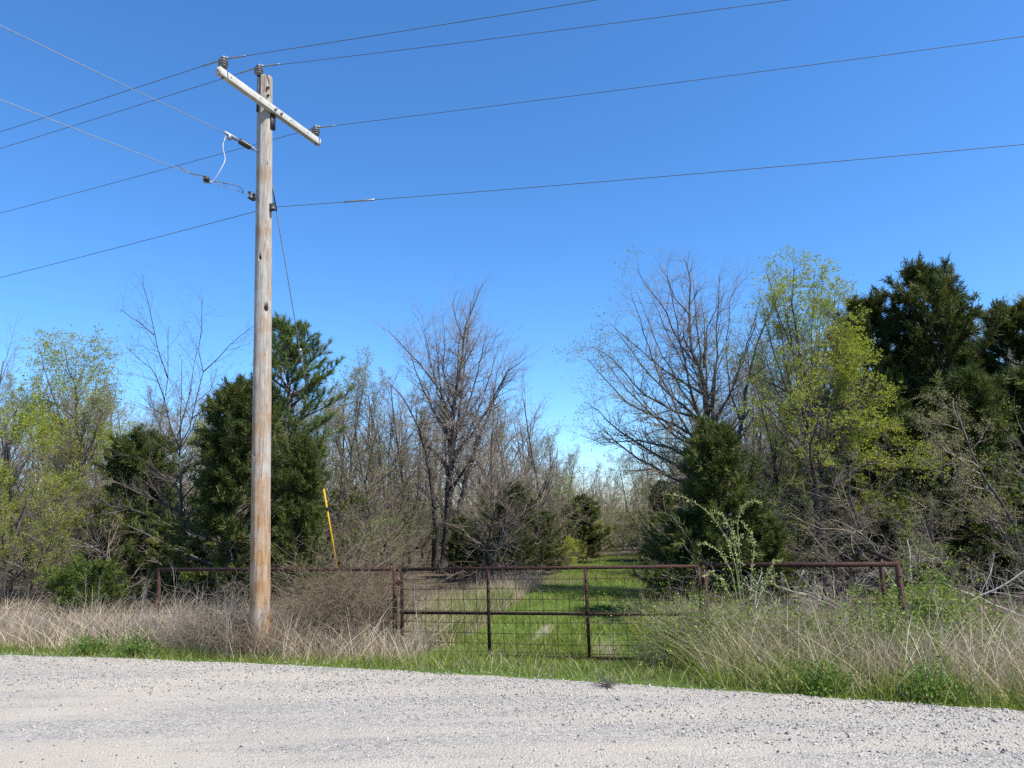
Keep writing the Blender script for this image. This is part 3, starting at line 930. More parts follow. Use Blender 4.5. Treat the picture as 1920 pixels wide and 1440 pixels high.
def gravel():
    rng = np.random.default_rng(11)
    N = 36000
    x = rng.uniform(-9.5, 6.5, N)
    # loose stone gathers along the shoulder and in windrows between the wheel tracks
    v = np.where(rng.random(N) < 0.45, -np.abs(rng.normal(0, 0.55, N)) + 0.12,
                 np.where(rng.random(N) < 0.55, rng.normal(-1.35, 0.33, N), rng.uniform(-5.2, 0, N)))
    v = np.where(rng.random(N) < 0.05, rng.uniform(-0.05, 0.55, N), v)
    y = edge(x) + v / 0.93
    keep = (y > 3.5) & (np.abs(x) < 0.75 * y + 0.6)
    keep &= (waves(x * 0.5, v * 2.2, 2.6) + rng.normal(0, 0.25, N) > -0.25)
    x, y, v = x[keep], y[keep], v[keep]
    N = len(x)
    s = 0.0048 + 0.0095 * rng.random(N) ** 3.2
    z = np.maximum(road_z(x, v), ground_z(x, y)) + s * 0.25
    base = np.array([[1, 0, 0], [-1, 0, 0], [0, 1, 0], [0, -1, 0], [0, 0, 1], [0, 0, -1]], float)
    F = np.array([[0, 2, 4], [2, 1, 4], [1, 3, 4], [3, 0, 4], [2, 0, 5], [1, 2, 5], [3, 1, 5], [0, 3, 5]])
    P = base[None] * (s[:, None, None] * rng.uniform(0.6, 1.45, (N, 6, 1))) * np.array([1.15, 1.0, 0.72]) + rng.normal(size=(N, 6, 3)) * s[:, None, None] * 0.28
    a = rng.uniform(0, 6.28, N)
    c, sn = np.cos(a)[:, None], np.sin(a)[:, None]
    Q = np.stack([P[..., 0] * c - P[..., 1] * sn, P[..., 0] * sn + P[..., 1] * c, P[..., 2]], 2)
    Q += np.stack([x, y, z], 1)[:, None]
    Fs = (F[None] + (np.arange(N) * 6)[:, None, None]).reshape(-1, 3)
    o = link('loose_gravel', mesh_np('loose_gravel', Q.reshape(-1, 3), [Fs], np.repeat(rng.random(N), 6)), M['stone'])
    kind(o, 'stuff', 'loose crushed grey stones lying on the gravel road')
    o['category'] = 'gravel'


gravel()

# ------------------------------------------------------------------ utility pole
PB = np.array([-3.83, 11.39, gz(-3.83, 11.39)])
PT = np.array([-4.02, 11.39, 9.22])


def pole_axis(z):
    f = (z - PB[2]) / (PT[2] - PB[2])
    return PB + (PT - PB) * f


def pole_r(z):
    return 0.151 + (0.117 - 0.151) * (z - PB[2]) / (PT[2] - PB[2])


pole = thing('utility_pole', 'tall weathered wooden utility pole with one pale slanting crossarm', 'utility pole', PB)
L_ = lambda p: np.asarray(p, float) - PB


def build_shaft():
    zs = np.concatenate([np.linspace(PB[2] - 0.3, PT[2] - 0.02, 60), [PT[2], PT[2] + 0.004]])
    n = 40
    rng = np.random.default_rng(5)
    ang = np.linspace(0, 2 * math.pi, n, endpoint=False)
    rows = []
    ring_noise = np.cumsum(rng.normal(0, 0.0012, (len(zs), n)), 0) * 0.35
    for i, z in enumerate(zs):
        r = pole_r(z) + 0.003 * np.sin(ang * 3 + z * 0.4) + 0.002 * np.sin(ang * 7 + z) + ring_noise[i] - (0.012 if i == len(zs) - 1 else 0)
        c = L_(pole_axis(z))
        rows.append(np.stack([c[0] + r * np.cos(ang), c[1] + r * np.sin(ang), np.full(n, c[2])], 1))
    V = np.concatenate(rows)
    j = np.arange(n)
    m = len(zs)
    Q = np.concatenate([np.stack([i * n + j, i * n + (j + 1) % n, (i + 1) * n + (j + 1) % n, (i + 1) * n + j], 1) for i in range(m - 1)])
    V = np.concatenate([V, [L_(pole_axis(zs[0])), L_(pole_axis(zs[-1]))]])
    T = np.concatenate([np.stack([np.full(n, m * n), (j + 1) % n, j], 1), np.stack([np.full(n, m * n + 1), (m - 1) * n + j, (m - 1) * n + (j + 1) % n], 1)])
    me = mesh_np('pole_shaft', V, [Q, T], smooth=True)
    shaft = link('pole_shaft', me, M['pole'], pole)
    # woodpecker holes and knots, cut out of the wood
    b = Buf()
    for z, side, rw, rh, dep in ((5.17, 0.42, 0.040, 0.058, 0.2), (6.0, -0.42, 0.024, 0.042, 0.16), (8.93, 0.12, 0.012, 0.06, 0.03),
                                 (8.72, 0.2, 0.012, 0.035, 0.03), 
                                 (7.62, 0.35, 0.008, 0.03, 0.02), (2.85, -0.75, 0.012, 0.022, 0.03)):
        a = math.radians(-72) + side        # towards the road
        c = L_(pole_axis(z)) + np.array([math.cos(a), math.sin(a), 0]) * (pole_r(z) - dep * 0.2)
        u = np.array([-math.sin(a), math.cos(a), 0]); w = np.array([math.cos(a), math.sin(a), 0])
        th = np.linspace(0, 2 * math.pi, 14, endpoint=False)
        rows = [c + w * (dep * math.cos(p)) + (np.cos(th)[:, None] * u * rw + np.sin(th)[:, None] * np.array([0, 0, rh])) * math.sin(p) for p in np.linspace(0.25, math.pi - 0.25, 7)]
        k = 14
        V = np.concatenate(rows + [[c + w * dep], [c - w * dep]])
        j = np.arange(k)
        Q = np.concatenate([np.stack([i * k + (j + 1) % k, i * k + j, (i + 1) * k + j, (i + 1) * k + (j + 1) % k], 1) for i in range(6)])
        T = np.concatenate([np.stack([np.full(k, 7 * k), j, (j + 1) % k], 1), np.stack([np.full(k, 7 * k + 1), 6 * k + (j + 1) % k, 6 * k + j], 1)])
        b.add(V, Q, T)
    cut = link('cutter', b.mesh('cutter'), M['pole'], pole)
    for me_ in (cut.data, shaft.data):
        bm = bmesh.new(); bm.from_mesh(me_)
        bmesh.ops.recalc_face_normals(bm, faces=bm.faces)
        bm.to_mesh(me_); bm.free()
    md = shaft.modifiers.new('holes', 'BOOLEAN')
    md.operation = 'DIFFERENCE'
    md.object = cut
    md.solver = 'EXACT'
    bpy.context.view_layer.update()
    dg = bpy.context.evaluated_depsgraph_get()
    new = bpy.data.meshes.new_from_object(shaft.evaluated_get(dg))
    shaft.modifiers.clear()
    if len(new.polygons) > 1500:
        shaft.data = new
    bpy.data.objects.remove(cut)


build_shaft()

UA = np.array([0.38, 0.925, 0.0]); UA /= np.linalg.norm(UA)       # along the crossarm
UL = np.array([UA[1], -UA[0], 0.0])                                 # along the line, towards the near side
RA = np.stack([UA, UL, [0, 0, 1]], 1)
ZA = 8.60
CA = pole_axis(ZA) + UL * (pole_r(ZA) + 0.045)
b = Buf().box(L_(CA), (2.44, 0.09, 0.115), RA)
arm = link('crossarm', b.mesh('crossarm'), M['crossarm'], pole)
bv = arm.modifiers.new('bevel', 'BEVEL'); bv.width = 0.006; bv.segments = 2
for s in (-1, 1):
    e = link('end_cap', Buf().box(L_(CA + UA * s * 1.223), (0.006, 0.096, 0.121), RA).mesh('end_cap'), M['crossarm'], arm)
    d_ = link('drain_hole', Buf().tube([L_(CA + UA * s * 1.224), L_(CA + UA * s * 1.2285)], 0.012, 10).mesh('drain_hole'), M['dark_steel'], arm)
for t_ in (0.0, 0.15):
    p = CA + UA * t_ + UL * 0.045
    bb = Buf().tube([L_(p), L_(p + UL * 0.05)], 0.011, 8).box(L_(p + UL * 0.006), (0.055, 0.008, 0.055), RA)
    link('bolt', bb.mesh('bolt'), M['steel'], arm)
for t_ in (-1.0, -0.35, 0.4, 0.85):
    p = CA + UA * t_ + UL * 0.045
    link('bolt', Buf().tube([L_(p), L_(p + UL * 0.006)], 0.009, 8).mesh('bolt'), M['dark_steel'], arm)
pg = CA - np.array([0, 0, 0.19]) + UA * 0.04 + UL * (-0.03)
link('gain_plate', Buf().box(L_(pg), (0.10, 0.03, 0.27), RA).mesh('gain_plate'), M['dark_steel'], pole)
for z in (8.98, 8.84):
    p = pole_axis(z) + np.array([0.62, -0.78, 0]) * (pole_r(z) - 0.01)
    w = np.array([0.62, -0.78, 0])
    link('bolt', Buf().tube([L_(p), L_(p + w * 0.05)], 0.013, 8).tube([L_(p + w * 0.022), L_(p + w * 0.034)], 0.024, 6).mesh('bolt'), M['dark_steel'], pole)


def lathe(buf, c, prof, n=20, axis=None):
    ang = np.linspace(0, 2 * math.pi, n, endpoint=False)
    ax = np.array([0, 0, 1.0]) if axis is None else np.asarray(axis, float) / np.linalg.norm(axis)
    ref = np.array([1.0, 0, 0]) if abs(ax[0]) < 0.9 else np.array([0, 1.0, 0])
    a = np.cross(ax, ref); a /= np.linalg.norm(a); bb = np.cross(ax, a)
    V = np.concatenate([c + ax * z + r * (np.cos(ang)[:, None] * a + np.sin(ang)[:, None] * bb) for r, z in prof])
    j = np.arange(n)
    Q = np.concatenate([np.stack([i * n + j, i * n + (j + 1) % n, (i + 1) * n + (j + 1) % n, (i + 1) * n + j], 1) for i in range(len(prof) - 1)])
    return buf.add(V, Q)


def insulator(base, pin):
    prof = [(0.0, 0.0), (0.040, 0.0), (0.046, 0.018), (0.075, 0.024), (0.078, 0.036), (0.052, 0.046), (0.056, 0.056), (0.081, 0.062), (0.084, 0.074),
            (0.058, 0.086), (0.062, 0.094), (0.083, 0.10), (0.084, 0.112), (0.060, 0.128), (0.044, 0.142), (0.040, 0.152), (0.052, 0.16), (0.053, 0.172), (0.036, 0.18), (0.0, 0.182)]
    prof = [(r * 0.88, z) for r, z in prof]
    o = link('insulator', lathe(Buf(), L_(base) + np.array([0, 0, pin]), prof).mesh('insulator', True), M['porcelain'], pole)
    link('pin', Buf().tube([L_(base) - np.array([0, 0, 0.14]), L_(base) + np.array([0, 0, pin + 0.01])], 0.013, 8).mesh('pin'), M['dark_steel'], o)
    top = np.asarray(base) + np.array([0, 0, pin + 0.156])
    link('clamp', Buf().tube([L_(top - UL * 0.09), L_(top + UL * 0.09)], 0.02, 8).tube([L_(top + [0, 0, 0.0]), L_(top + [0, 0, 0.045])], 0.026, 8).mesh('clamp'), M['steel'], o)
    return top


WA = insulator(CA - UA * 1.13 + np.array([0, 0, 0.0575]), 0.03)
WB = insulator(CA + UA * 1.13 + np.array([0, 0, 0.0575]), 0.03)
pt = pole_axis(9.1) + np.array([-0.085, -0.10, 0])
WT = insulator(pt + np.array([0, 0, 0.05]), 0.06)
link('pole_top_bracket', Buf().tube([L_(pt + np.array([0, 0, -0.55])), L_(pt + np.array([0, 0, 0.12]))], 0.018, 8).mesh('pole_top_bracket'), M['dark_steel'], pole)


def clevis(name, c, d):
    d = np.asarray(d, float); d /= np.linalg.norm(d)
    n = np.cross(d, [0, 0, 1.0]); n /= np.linalg.norm(n)
    R = np.stack([d, n, [0, 0, 1]], 1)
    bb = Buf().box(L_(c), (0.13, 0.06, 0.012), R)
    bb.V[-1] += np.array([0, 0, 0.05]); bb.box(L_(c) - np.array([0, 0, 0.05]), (0.13, 0.06, 0.012), R)
    bb.box(L_(c - d * 0.055), (0.014, 0.06, 0.11), R)
    o = link(name, bb.mesh(name), M['dark_steel'], pole)
    link('spool', lathe(Buf(), L_(c + d * 0.02) - np.array([0, 0, 0.044]), [(0.0, 0), (0.036, 0), (0.038, 0.02), (0.024, 0.036), (0.024, 0.052), (0.038, 0.068), (0.036, 0.088), (0, 0.088)]).mesh('spool', True), M['porcelain'], o)


TD = np.array([math.cos(math.radians(-110)), math.sin(math.radians(-110)), 0.0])      # the branch line leaves over the road
zN = 6.88
WN = pole_axis(zN) + np.array([0.62, -0.2, 0]) * 0.27
clevis('neutral_clevis', WN - np.array([0.02, 0, 0]), (0.9, -0.35, 0))
WS = pole_axis(7.02) + TD * 0.2 + np.array([-0.07, 0, 0])
clevis('secondary_clevis', WS, TD)
# dead-end of the branch line
q0 = pole_axis(7.84) + TD * pole_r(7.84) + np.array([-0.05, 0, 0])
dd = TD + np.array([0, 0, -0.06]); dd /= np.linalg.norm(dd)
link('eye_bolt', Buf().tube([L_(q0 - dd * 0.05), L_(q0 + dd * 0.10)], 0.014, 8).tube([L_(q0 + dd * 0.085), L_(q0 + dd * 0.13)], 0.028, 8).mesh('eye_bolt'), M['steel'], pole)
de = link('dead_end_insulator', lathe(Buf(), L_(q0 + dd * 0.14), [(0.0, 0.0), (0.016, 0.0), (0.016, 0.03)] + [(r, 0.03 + 0.04 * i + z) for i in range(6) for r, z in ((0.022, 0), (0.05, 0.012), (0.05, 0.018), (0.022, 0.03))] + [(0.016, 0.275), (0.016, 0.31), (0, 0.31)], 16, dd).mesh('dead_end_insulator', True), M['polymer'], pole)
q1 = q0 + dd * 0.44
link('strain_clamp', Buf().tube([L_(q1), L_(q1 + dd * 0.1), L_(q1 + dd * 0.32)], [0.02, 0.034, 0.02], 8).box(L_(q1 + dd * 0.2 - np.array([0, 0, 0.03])), (0.05, 0.06, 0.09)).mesh('strain_clamp'), M['conductor_bright'], de)
WD = q1 + dd * 0.28


# ------------------------------------------------------------------ overhead wires
def span(p, th, slope, L=62.0, n=40):
    d = np.array([math.cos(math.radians(th)), math.sin(math.radians(th)), 0])
    t = np.linspace(0, 1, n) ** 1.3 * L
    return [p + d * a + np.array([0, 0, slope * a * (1 - a / L)]) for a in t]


def wire(name, label, left, right, r=0.005, mat='conductor', cat='power line'):
    pts = list(reversed(left)) + right[1:]
    o = link(name, Buf().tube(pts, r, 6).mesh(name, True), M[mat])
    return tag(o, label, cat)


w1 = wire('overhead_wire', 'thin overhead wire tied to the crossarm end nearest the gravel road', span(WA, 160, -0.035), span(WA, -14, -0.042))
w2 = wire('overhead_wire', 'thin overhead wire tied to the insulator standing above the pole top', span(WT, 160, -0.036), span(WT, -14, -0.075))
w3 = wire('overhead_wire', 'thin overhead wire tied to the crossarm end nearest the wood', span(WB, 160, -0.034), span(WB, -14, -0.046))
w4 = wire('overhead_wire', 'low neutral wire held by the clevis on the pole side, with a pale splice', span(WN + np.array([-0.28, 0.12, 0.0]), 160, -0.057), [WN + np.array([-0.28, 0.12, 0]), WN] + span(WN, -14, -0.066)[1:])
sp = span(WN, -14, -0.066, n=200)
ts = [p for p in sp if 1.15 < p[0] - WN[0] < 1.75] or sp[5:9]
link('splice_sleeve', Buf().tube(ts, 0.015, 8).mesh('splice_sleeve'), M['steel'], w4)
for wq, pw in ((w1, WA), (w2, WT), (w3, WB)):
    for s, th, sl in ((1, -14, -0.045), (-1, 160, -0.035)):
        q = span(pw, th, sl, n=400)
        q = [p for p in q if 0.05 < np.linalg.norm(p - pw) < 0.42]
        link('armour_wrap', Buf().tube(q, 0.0125, 6).mesh('armour_wrap'), M['steel'], wq)
tag(link('overhead_wire', Buf().tube(span(WD, -110, -0.15, 50), 0.0052, 6).mesh('overhead_wire', True), M['conductor_bright']), 'bright branch wire from the black dead-end insulator out over the road', 'power line')
ws = span(WS + TD * 0.02, -110, -0.15, 50)
sw = tag(link('overhead_wire', Buf().tube(ws, 0.0052, 6).mesh('overhead_wire', True), M['conductor_bright']), 'lower branch wire with loose curled ends, leaving the pole over the road', 'power line')
rr = random.Random(4)
for k in range(3):
    c0 = WS + (ws[3] - WS) * (0.12 + 0.22 * k)
    pts = [c0 + np.array([0.05 * math.sin(i * 0.9 + k * 2), 0.03 * math.cos(i * 0.7 + k), 0.045 * math.sin(i * 0.55 + k) - 0.012 * i * (k == 1)]) + TD * 0.06 * i for i in range(9)]
    link('wire_tail', Buf().tube(pts, 0.007, 5).mesh('wire_tail', True), M['conductor'], sw)
cl = WS + (ws[-1] - WS) / np.linalg.norm(ws[-1] - WS) * 1.0
wl = np.array([np.linalg.norm(p - WS) for p in ws])
cl = np.array([np.interp(1.0, wl, [p[c] for p in ws]) for c in range(3)])
link('parallel_clamp', Buf().box(cl, (0.07, 0.08, 0.07)).mesh('parallel_clamp'), M['dark_steel'], sw)
jp0 = WD - np.array([0, 0, 0.05])
jm = [jp0, jp0 + np.array([-0.02, -0.06, -0.2]), jp0 * 0.6 + cl * 0.4 + np.array([0.12, 0, -0.12]), jp0 * 0.3 + cl * 0.7 + np.array([0.1, 0, -0.12]), cl + np.array([0.06, 0.05, -0.04]), cl]
ts = np.linspace(0, len(jm) - 1, 26)
jp = [np.array([np.interp(t, range(len(jm)), [q[c] for q in jm]) for c in range(3)]) for t in ts]
for _ in range(2):
    jp = [jp[0]] + [(jp[i - 1] + jp[i] * 2 + jp[i + 1]) / 4 for i in range(1, len(jp) - 1)] + [jp[-1]]
tag(link('jumper_wire', Buf().tube(jp, 0.0075, 6).mesh('jumper_wire', True), M['conductor_bright']), 'short pale jumper looping from the dead-end clamp to the wire below', 'wire')

G0 = pole_axis(7.5) + np.array([0.06, 0.13, 0])
G1 = np.array([-3.8, 16.9, gz(-3.8, 16.9)])
gd = (G1 - G0)
guy = thing('guy_wire', 'steel guy wire slanting back from the pole with a yellow guard', 'guy wire', G1)
Lg = lambda p: p - G1
gp = lambda f: G0 + gd * f
link('cable', Buf().tube([Lg(gp(0)), Lg(gp(0.98))], 0.0085, 6).mesh('cable'), M['conductor'], guy)
link('guy_strain_insulator', lathe(Buf(), Lg(gp(0.325)), [(0, 0), (0.02, 0), (0.034, 0.02), (0.034, 0.06), (0.024, 0.07), (0.034, 0.08), (0.034, 0.13), (0.02, 0.15), (0, 0.15)], 12, gd).mesh('guy_strain_insulator', True), M['steel'], guy)
link('cable_grip', Buf().tube([Lg(gp(0.345)), Lg(gp(0.43))], 0.013, 6).mesh('cable_grip'), M['conductor'], guy)
link('cable_grip', Buf().tube([Lg(gp(0.01)), Lg(gp(0.06))], 0.014, 6).mesh('cable_grip'), M['conductor'], guy)
link('guard', Buf().tube([Lg(gp(0.645)), Lg(gp(0.97))], 0.019, 10).mesh('guard'), M['yellow'], guy)
link('guard_clip', Buf().tube([Lg(gp(0.69)), Lg(gp(0.70))], 0.024, 10).mesh('guard_clip'), M['dark_steel'], guy)
link('anchor_rod', Buf().tube([Lg(gp(0.955)), Lg(gp(1.03))], 0.012, 6).mesh('anchor_rod'), M['steel'], guy)

# ------------------------------------------------------------------ gate and pipe fence
def P3(xy, z):
    return np.array([xy[0], xy[1], z], float)


def pipe(name, pts, r, parent, org, mat='rust', n=12):
    return link(name, Buf().tube([np.asarray(p, float) - org for p in pts], r, n).mesh(name, True), M[mat], parent)


TOP = 1.05
GA, GB = np.array([-1.80, 11.875]), np.array([2.58, 10.83])
gorg = P3(GA, gz(*GA))
gate = thing('pipe_gate', 'long rusty pipe farm gate with wire mesh, closing the grassy track', 'gate', gorg)
ga = lambda f: GA + (GB - GA) * f
GL = np.linalg.norm(GB - GA)
gu = np.append((GB - GA) / GL, 0)
gn = np.array([gu[1], -gu[0], 0])
pipe('top_rail', [P3(ga(0), TOP), P3(ga(1), TOP)], 0.026, gate, gorg)
pipe('middle_rail', [P3(ga(0.004), 0.40), P3(ga(0.996), 0.385)], 0.022, gate, gorg)
pipe('bottom_rail', [P3(ga(0), -0.21), P3(ga(1), -0.225)], 0.024, gate, gorg)
for f in (0.0, 0.309, 0.641, 1.0):
    pipe('upright', [P3(ga(f), -0.205), P3(ga(f), TOP - 0.004)], 0.025, gate, gorg)
for z in (0.90, 0.755, 0.60, 0.44, 0.27, 0.12, -0.03, -0.15):
    p0, p1 = P3(ga(0.003), z) + gn * 0.03, P3(ga(0.997), z - 0.008) + gn * 0.03
    pm = [p0 + (p1 - p0) * u + np.array([0, 0, 0.006 * math.sin(u * 9 + z * 7)]) for u in np.linspace(0, 1, 14)]
    pipe('mesh_wire', pm, 0.0045, gate, gorg, 'rust_wire', 5)
k = 1
while k * 0.2032 < GL - 0.02:
    f = k * 0.2032 / GL
    a, c = P3(ga(f), -0.21) + gn * 0.036, P3(ga(f), TOP) + gn * 0.036
    pm = [a + (c - a) * u + gu * 0.006 * math.sin(u * 7 + k) for u in np.linspace(0, 1, 8)]
    pipe('mesh_wire', pm, 0.0042, gate, gorg, 'rust_wire', 5)
    k += 1
for z in (0.85, -0.02):
    link('hinge', Buf().tube([P3(ga(0), z) - gu * 0.12 - gorg, P3(ga(0), z) - gorg], 0.012, 8).tube([P3(ga(0), z - 0.04) - gu * 0.06 - gorg, P3(ga(0), z + 0.04) - gu * 0.06 - gorg], 0.018, 8).mesh('hinge'), M['rust'], gate)


def fence_post(xy, parent, org, top=TOP, r=0.037):
    z = gz(*xy)
    return pipe('post', [P3(xy, z - 0.3), P3(xy, top)], r, parent, org)


def barbed(parent, org, a, c, sag=0.03):
    n = 24
    pts = [a + (c - a) * u + np.array([0, 0, -sag * 4 * u * (1 - u)]) for u in np.linspace(0, 1, n)]
    bb = Buf().tube([p - org for p in pts], 0.003, 5)
    L = np.linalg.norm(c - a)
    m = int(L / 0.125)
    f = (np.arange(m) + 0.5) / m
    pb = a + (c - a) * f[:, None] + np.stack([0 * f, 0 * f, -sag * 4 * f * (1 - f)], 1) - org
    rng = np.random.default_rng(int(L * 100))
    w = unit(rng.normal(size=(m, 3))) * 0.018
    bb.segs(pb - w, pb + w, 0.0016, 0.0008, 3)
    return link('barbed_wire', bb.mesh('barbed_wire'), M['rust_wire'], parent)


F0, F1, F2 = (-6.41, 13.62), (-4.17, 12.80), (-1.94, 12.06)
lorg = P3(F2, gz(*F2))
fl = thing('pipe_fence', 'rusty pipe fence panel behind the pole, half buried in bramble', 'fence', lorg)
for q in (F0, F1, F2):
    fence_post(q, fl, lorg)
pipe('rail', [P3(F0, TOP) + [-0.05, 0.015, 0], P3(F1, TOP), P3(F2, TOP) + [0.05, -0.015, 0]], 0.031, fl, lorg)
W0 = (-26.0, 21.5)
for z in (0.82, 0.56, 0.30, 0.05):
    barbed(fl, lorg, P3(F0, z), P3(W0, z), 0.05)
    barbed(fl, lorg, P3(F2, z), P3(F0, z), 0.01)
R0, R1, R2, R3 = (2.70, 11.0), (5.11, 10.22), (5.73, 11.99), (6.19, 13.28)
rorg = P3(R0, gz(*R0))
fr = thing('pipe_fence', 'rusty pipe fence corner with a rail running back into the wood', 'fence', rorg)
fence_post(R0, fr, rorg)
fence_post(R1, fr, rorg, r=0.040)
fence_post(R2, fr, rorg)
pipe('rail', [P3(R0, TOP) - [0.06, -0.02, 0], P3(R1, TOP) + [0.05, -0.016, 0]], 0.034, fr, rorg)
pipe('rail', [P3(R1, TOP - 0.004), P3(R3, TOP - 0.004) + [0.02, 0.06, 0]], 0.032, fr, rorg)
for z in (0.80, 0.55, 0.30, 0.05):
    barbed(fr, rorg, P3(R1, z), P3((24.0, 4.5), z), 0.05)
    barbed(fr, rorg, P3(R0, z), P3(R1, z), 0.01)
for z in (0.9, 0.72, 0.5, 0.34):
    link('wire_tie', Buf().tube([P3(R1, z - 0.006) - rorg, P3(R1, z + 0.006) - rorg], 0.044, 10).mesh('wire_tie'), M['rust_wire'], fr)

# ------------------------------------------------------------------ trees
def hero(key, name, label, seed, r0, bark, twig, leaf=None, per=0, size=0.04, keep=None, P=None, extra=5, depth=0.28, group=None, spread=0.03):
    x, y, polys = HERO[key]
    P = P or decid_params(per_m={1: 4.2}, lenabs={1: (0.45, 1.15), 2: (0.28, 0.65), 3: (0.14, 0.36)}, kids=[0, 12, 6, 5, 0], start=[0, 0.12, 0.15, 0.15, 0], rad=[0.05, 0.02, 0.0085, 0.0055, 0])
    root = thing(name, label, 'tree', (x, y, -0.3), 0, group)
    pl = hero_plant(seed, polys, r0 * 1.2, P, extra, depth)
    lm = pl.leaves(per, size, spread, keep) if per else None
    return make_tree(root, pl, M[bark], M[twig], M[leaf] if leaf else None, lm)


def clumps(A, f=2.6, s=0.0):
    return waves(A[:, 0] * 1.0 + s, A[:, 2] + A[:, 1] * 0.7, f)


LEAFP = decid_params(per_m={1: 4.4}, lenabs={1: (0.32, 0.8), 2: (0.2, 0.45), 3: (0.12, 0.28)}, kids=[0, 12, 6, 4, 0], start=[0, 0.2, 0.15, 0.15, 0], rad=[0.05, 0.018, 0.008, 0.0055, 0])
BIG = decid_params(per_m={1: 4.0}, lenabs={1: (0.65, 1.6), 2: (0.4, 0.9), 3: (0.2, 0.5)}, kids=[0, 12, 6, 5, 0], start=[0, 0.12, 0.15, 0.15, 0], trunk_start=0.33, rad=[0.05, 0.026, 0.0115, 0.0075, 0])
SPARSE = decid_params(per_m={1: 4.2}, lenabs={1: (0.4, 1.1), 2: (0.22, 0.55), 3: (0.12, 0.32)}, kids=[0, 12, 5, 4, 0], start=[0, 0.15, 0.15, 0.15, 0], trunk_start=0.45, rad=[0.05, 0.02, 0.010, 0.0065, 0])
hero('fork', 'bare_tree', 'dark leafless tree forking into two tall stems beside the pole', 41, 0.125, 'bark', 'twig_dark', 'leaf_bud', 1, 0.035, lambda A: np.random.default_rng(1).random(len(A)) < 0.25, SPARSE, 4)
hero('centre', 'bare_tree', 'large leafless tree with several dark trunks behind the gate', 42, 0.17, 'bark', 'twig', None, 0, 0, None, BIG, 7, 0.3)
rb_keep = lambda A: (A[:, 0] < -1.9 + 0.5 * np.sin(A[:, 2] * 3)) & (np.random.default_rng(5).random(len(A)) < 0.5) | (np.random.default_rng(2).random(len(A)) < np.clip(0.1 + 1.2 * clumps(A, 1.6, 3), 0, 0.5)) & (A[:, 2] < 7.4)
hero('rightbare', 'bare_tree', 'broad half bare tree with green tips leaning out over the grassy track', 43, 0.13, 'bark', 'twig', 'leaf_fresh', 2, 0.04, rb_keep, None, 6, 0.3)
lf_keep = lambda A: np.random.default_rng(3).random(len(A)) < np.clip(0.55 + 0.14 * A[:, 0] + 1.5 * clumps(A), 0.08, 0.95)
hero('leafing', 'leafing_tree', 'bright yellow green leafing tree in front of the tall cedars', 44, 0.12, 'bark', 'twig', 'leaf_spring', 6, 0.046, lf_keep, LEAFP, 4, 0.28, None, 0.022)
hero('spring', 'leafing_tree', 'fresh yellow green tree rising above the thicket far from the pole', 45, 0.10, 'bark', 'twig', 'leaf_spring', 4, 0.06, lambda A: np.random.default_rng(4).random(len(A)) < np.clip(0.5 + 1.4 * clumps(A, 2.2, 5), 0.1, 0.9), None, 6, 0.3, None, 0.04)

# cedars and the pine
def cedar_thing(x, y, seed, h, w, label, mat='cedar', name='cedar_tree', **kw):
    r = thing(name, label, 'tree', (x, y, gz(x, y)), 0)
    return cedar(r, seed, h, w, M[mat], **kw)


c_tall = cedar_thing(12.4, 21.0, 51, 9.1, 7.4, 'tallest dark cedar, standing behind the leafing tree', nb=150, blade=0.15, ragged=0.75, top=0.72, low=0.08, sub=12, tufts=6, per=9)
c_wide = cedar_thing(-6.5, 17.3, 52, 5.3, 4.6, 'wide dark green cedar right behind the utility pole', nb=190, blade=0.125, ragged=0.55, top=0.7, low=0.02, sub=8, tufts=6, per=9)
c_small = cedar_thing(4.25, 15.5, 53, 3.85, 3.9, 'small dark conical cedar standing behind the rose canes', nb=150, blade=0.115, ragged=0.85, top=0.85, low=0.02, per=8)


def cedar_copy(src, x, y, sc, rot, label, group=None):
    return copy_thing(src, 'cedar_tree', label, 'tree', (x, y, gz(x, y)), rot, sc, group)


cedar_copy(c_tall, 10.7, 22.0, (0.85, 0.85, 0.93), 1.9, 'slim dark cedar between the leafing tree and the tallest cedar')
cedar_copy(c_tall, 14.8, 21.2, (1.05, 1.05, 0.88), 4.0, 'dark cedar beyond the tallest cedar, away from the track')
cedar_copy(c_tall, 17.2, 20.5, (1.1, 1.1, 0.82), 5.3, 'shorter dark cedar at the outer end of the cedar row')
cedar_copy(c_tall, 13.2, 24.5, (0.9, 0.9, 0.8), 2.7, 'dark cedar half hidden behind the tallest cedar')
cedar_copy(c_wide, 9.7, 19.6, (0.75, 0.75, 1.0), 0.6, 'bushy cedar filling the gap below the tall cedars')
cedar_copy(c_small, 3.45, 15.75, (0.6, 0.6, 0.52), 2.2, 'low cedar shoot beside the small conical cedar, towards the track')
cedar_copy(c_small, 5.15, 15.5, (0.62, 0.62, 0.5), 0.7, 'low cedar shoot beside the small conical cedar, away from the track')
cedar_copy(c_wide, 11.4, 18.3, (1.0, 1.0, 1.0), 1.2, 'dark bushy cedar behind the small buff trees')
cedar_copy(c_wide, 16.2, 18.2, (1.2, 1.2, 1.15), 2.4, 'broad dark cedar low at the outer end of the cedar row')
cedar_copy(c_wide, 13.6, 18.6, (1.1, 1.1, 1.05), 3.6, 'bushy cedar low in front of the cedar row')
cedar_copy(c_wide, -4.9, 17.0, (0.66, 0.66, 0.76), 2.2, 'shorter cedar touching the wide one behind the pole')
cedar_copy(c_wide, -11.3, 22.6, (1.0, 1.0, 0.93), 4.4, 'dark cedar behind the forked leafless tree')
cedar_copy(c_small, 0.9, 27.5, (1.0, 1.0, 0.58), 1.0, 'small olive cedar at the edge of the leafless thicket by the track')
cedar_copy(c_small, 2.9, 33.0, (1.0, 1.0, 0.72), 2.0, 'slender cedar farther along the track beside the thicket')
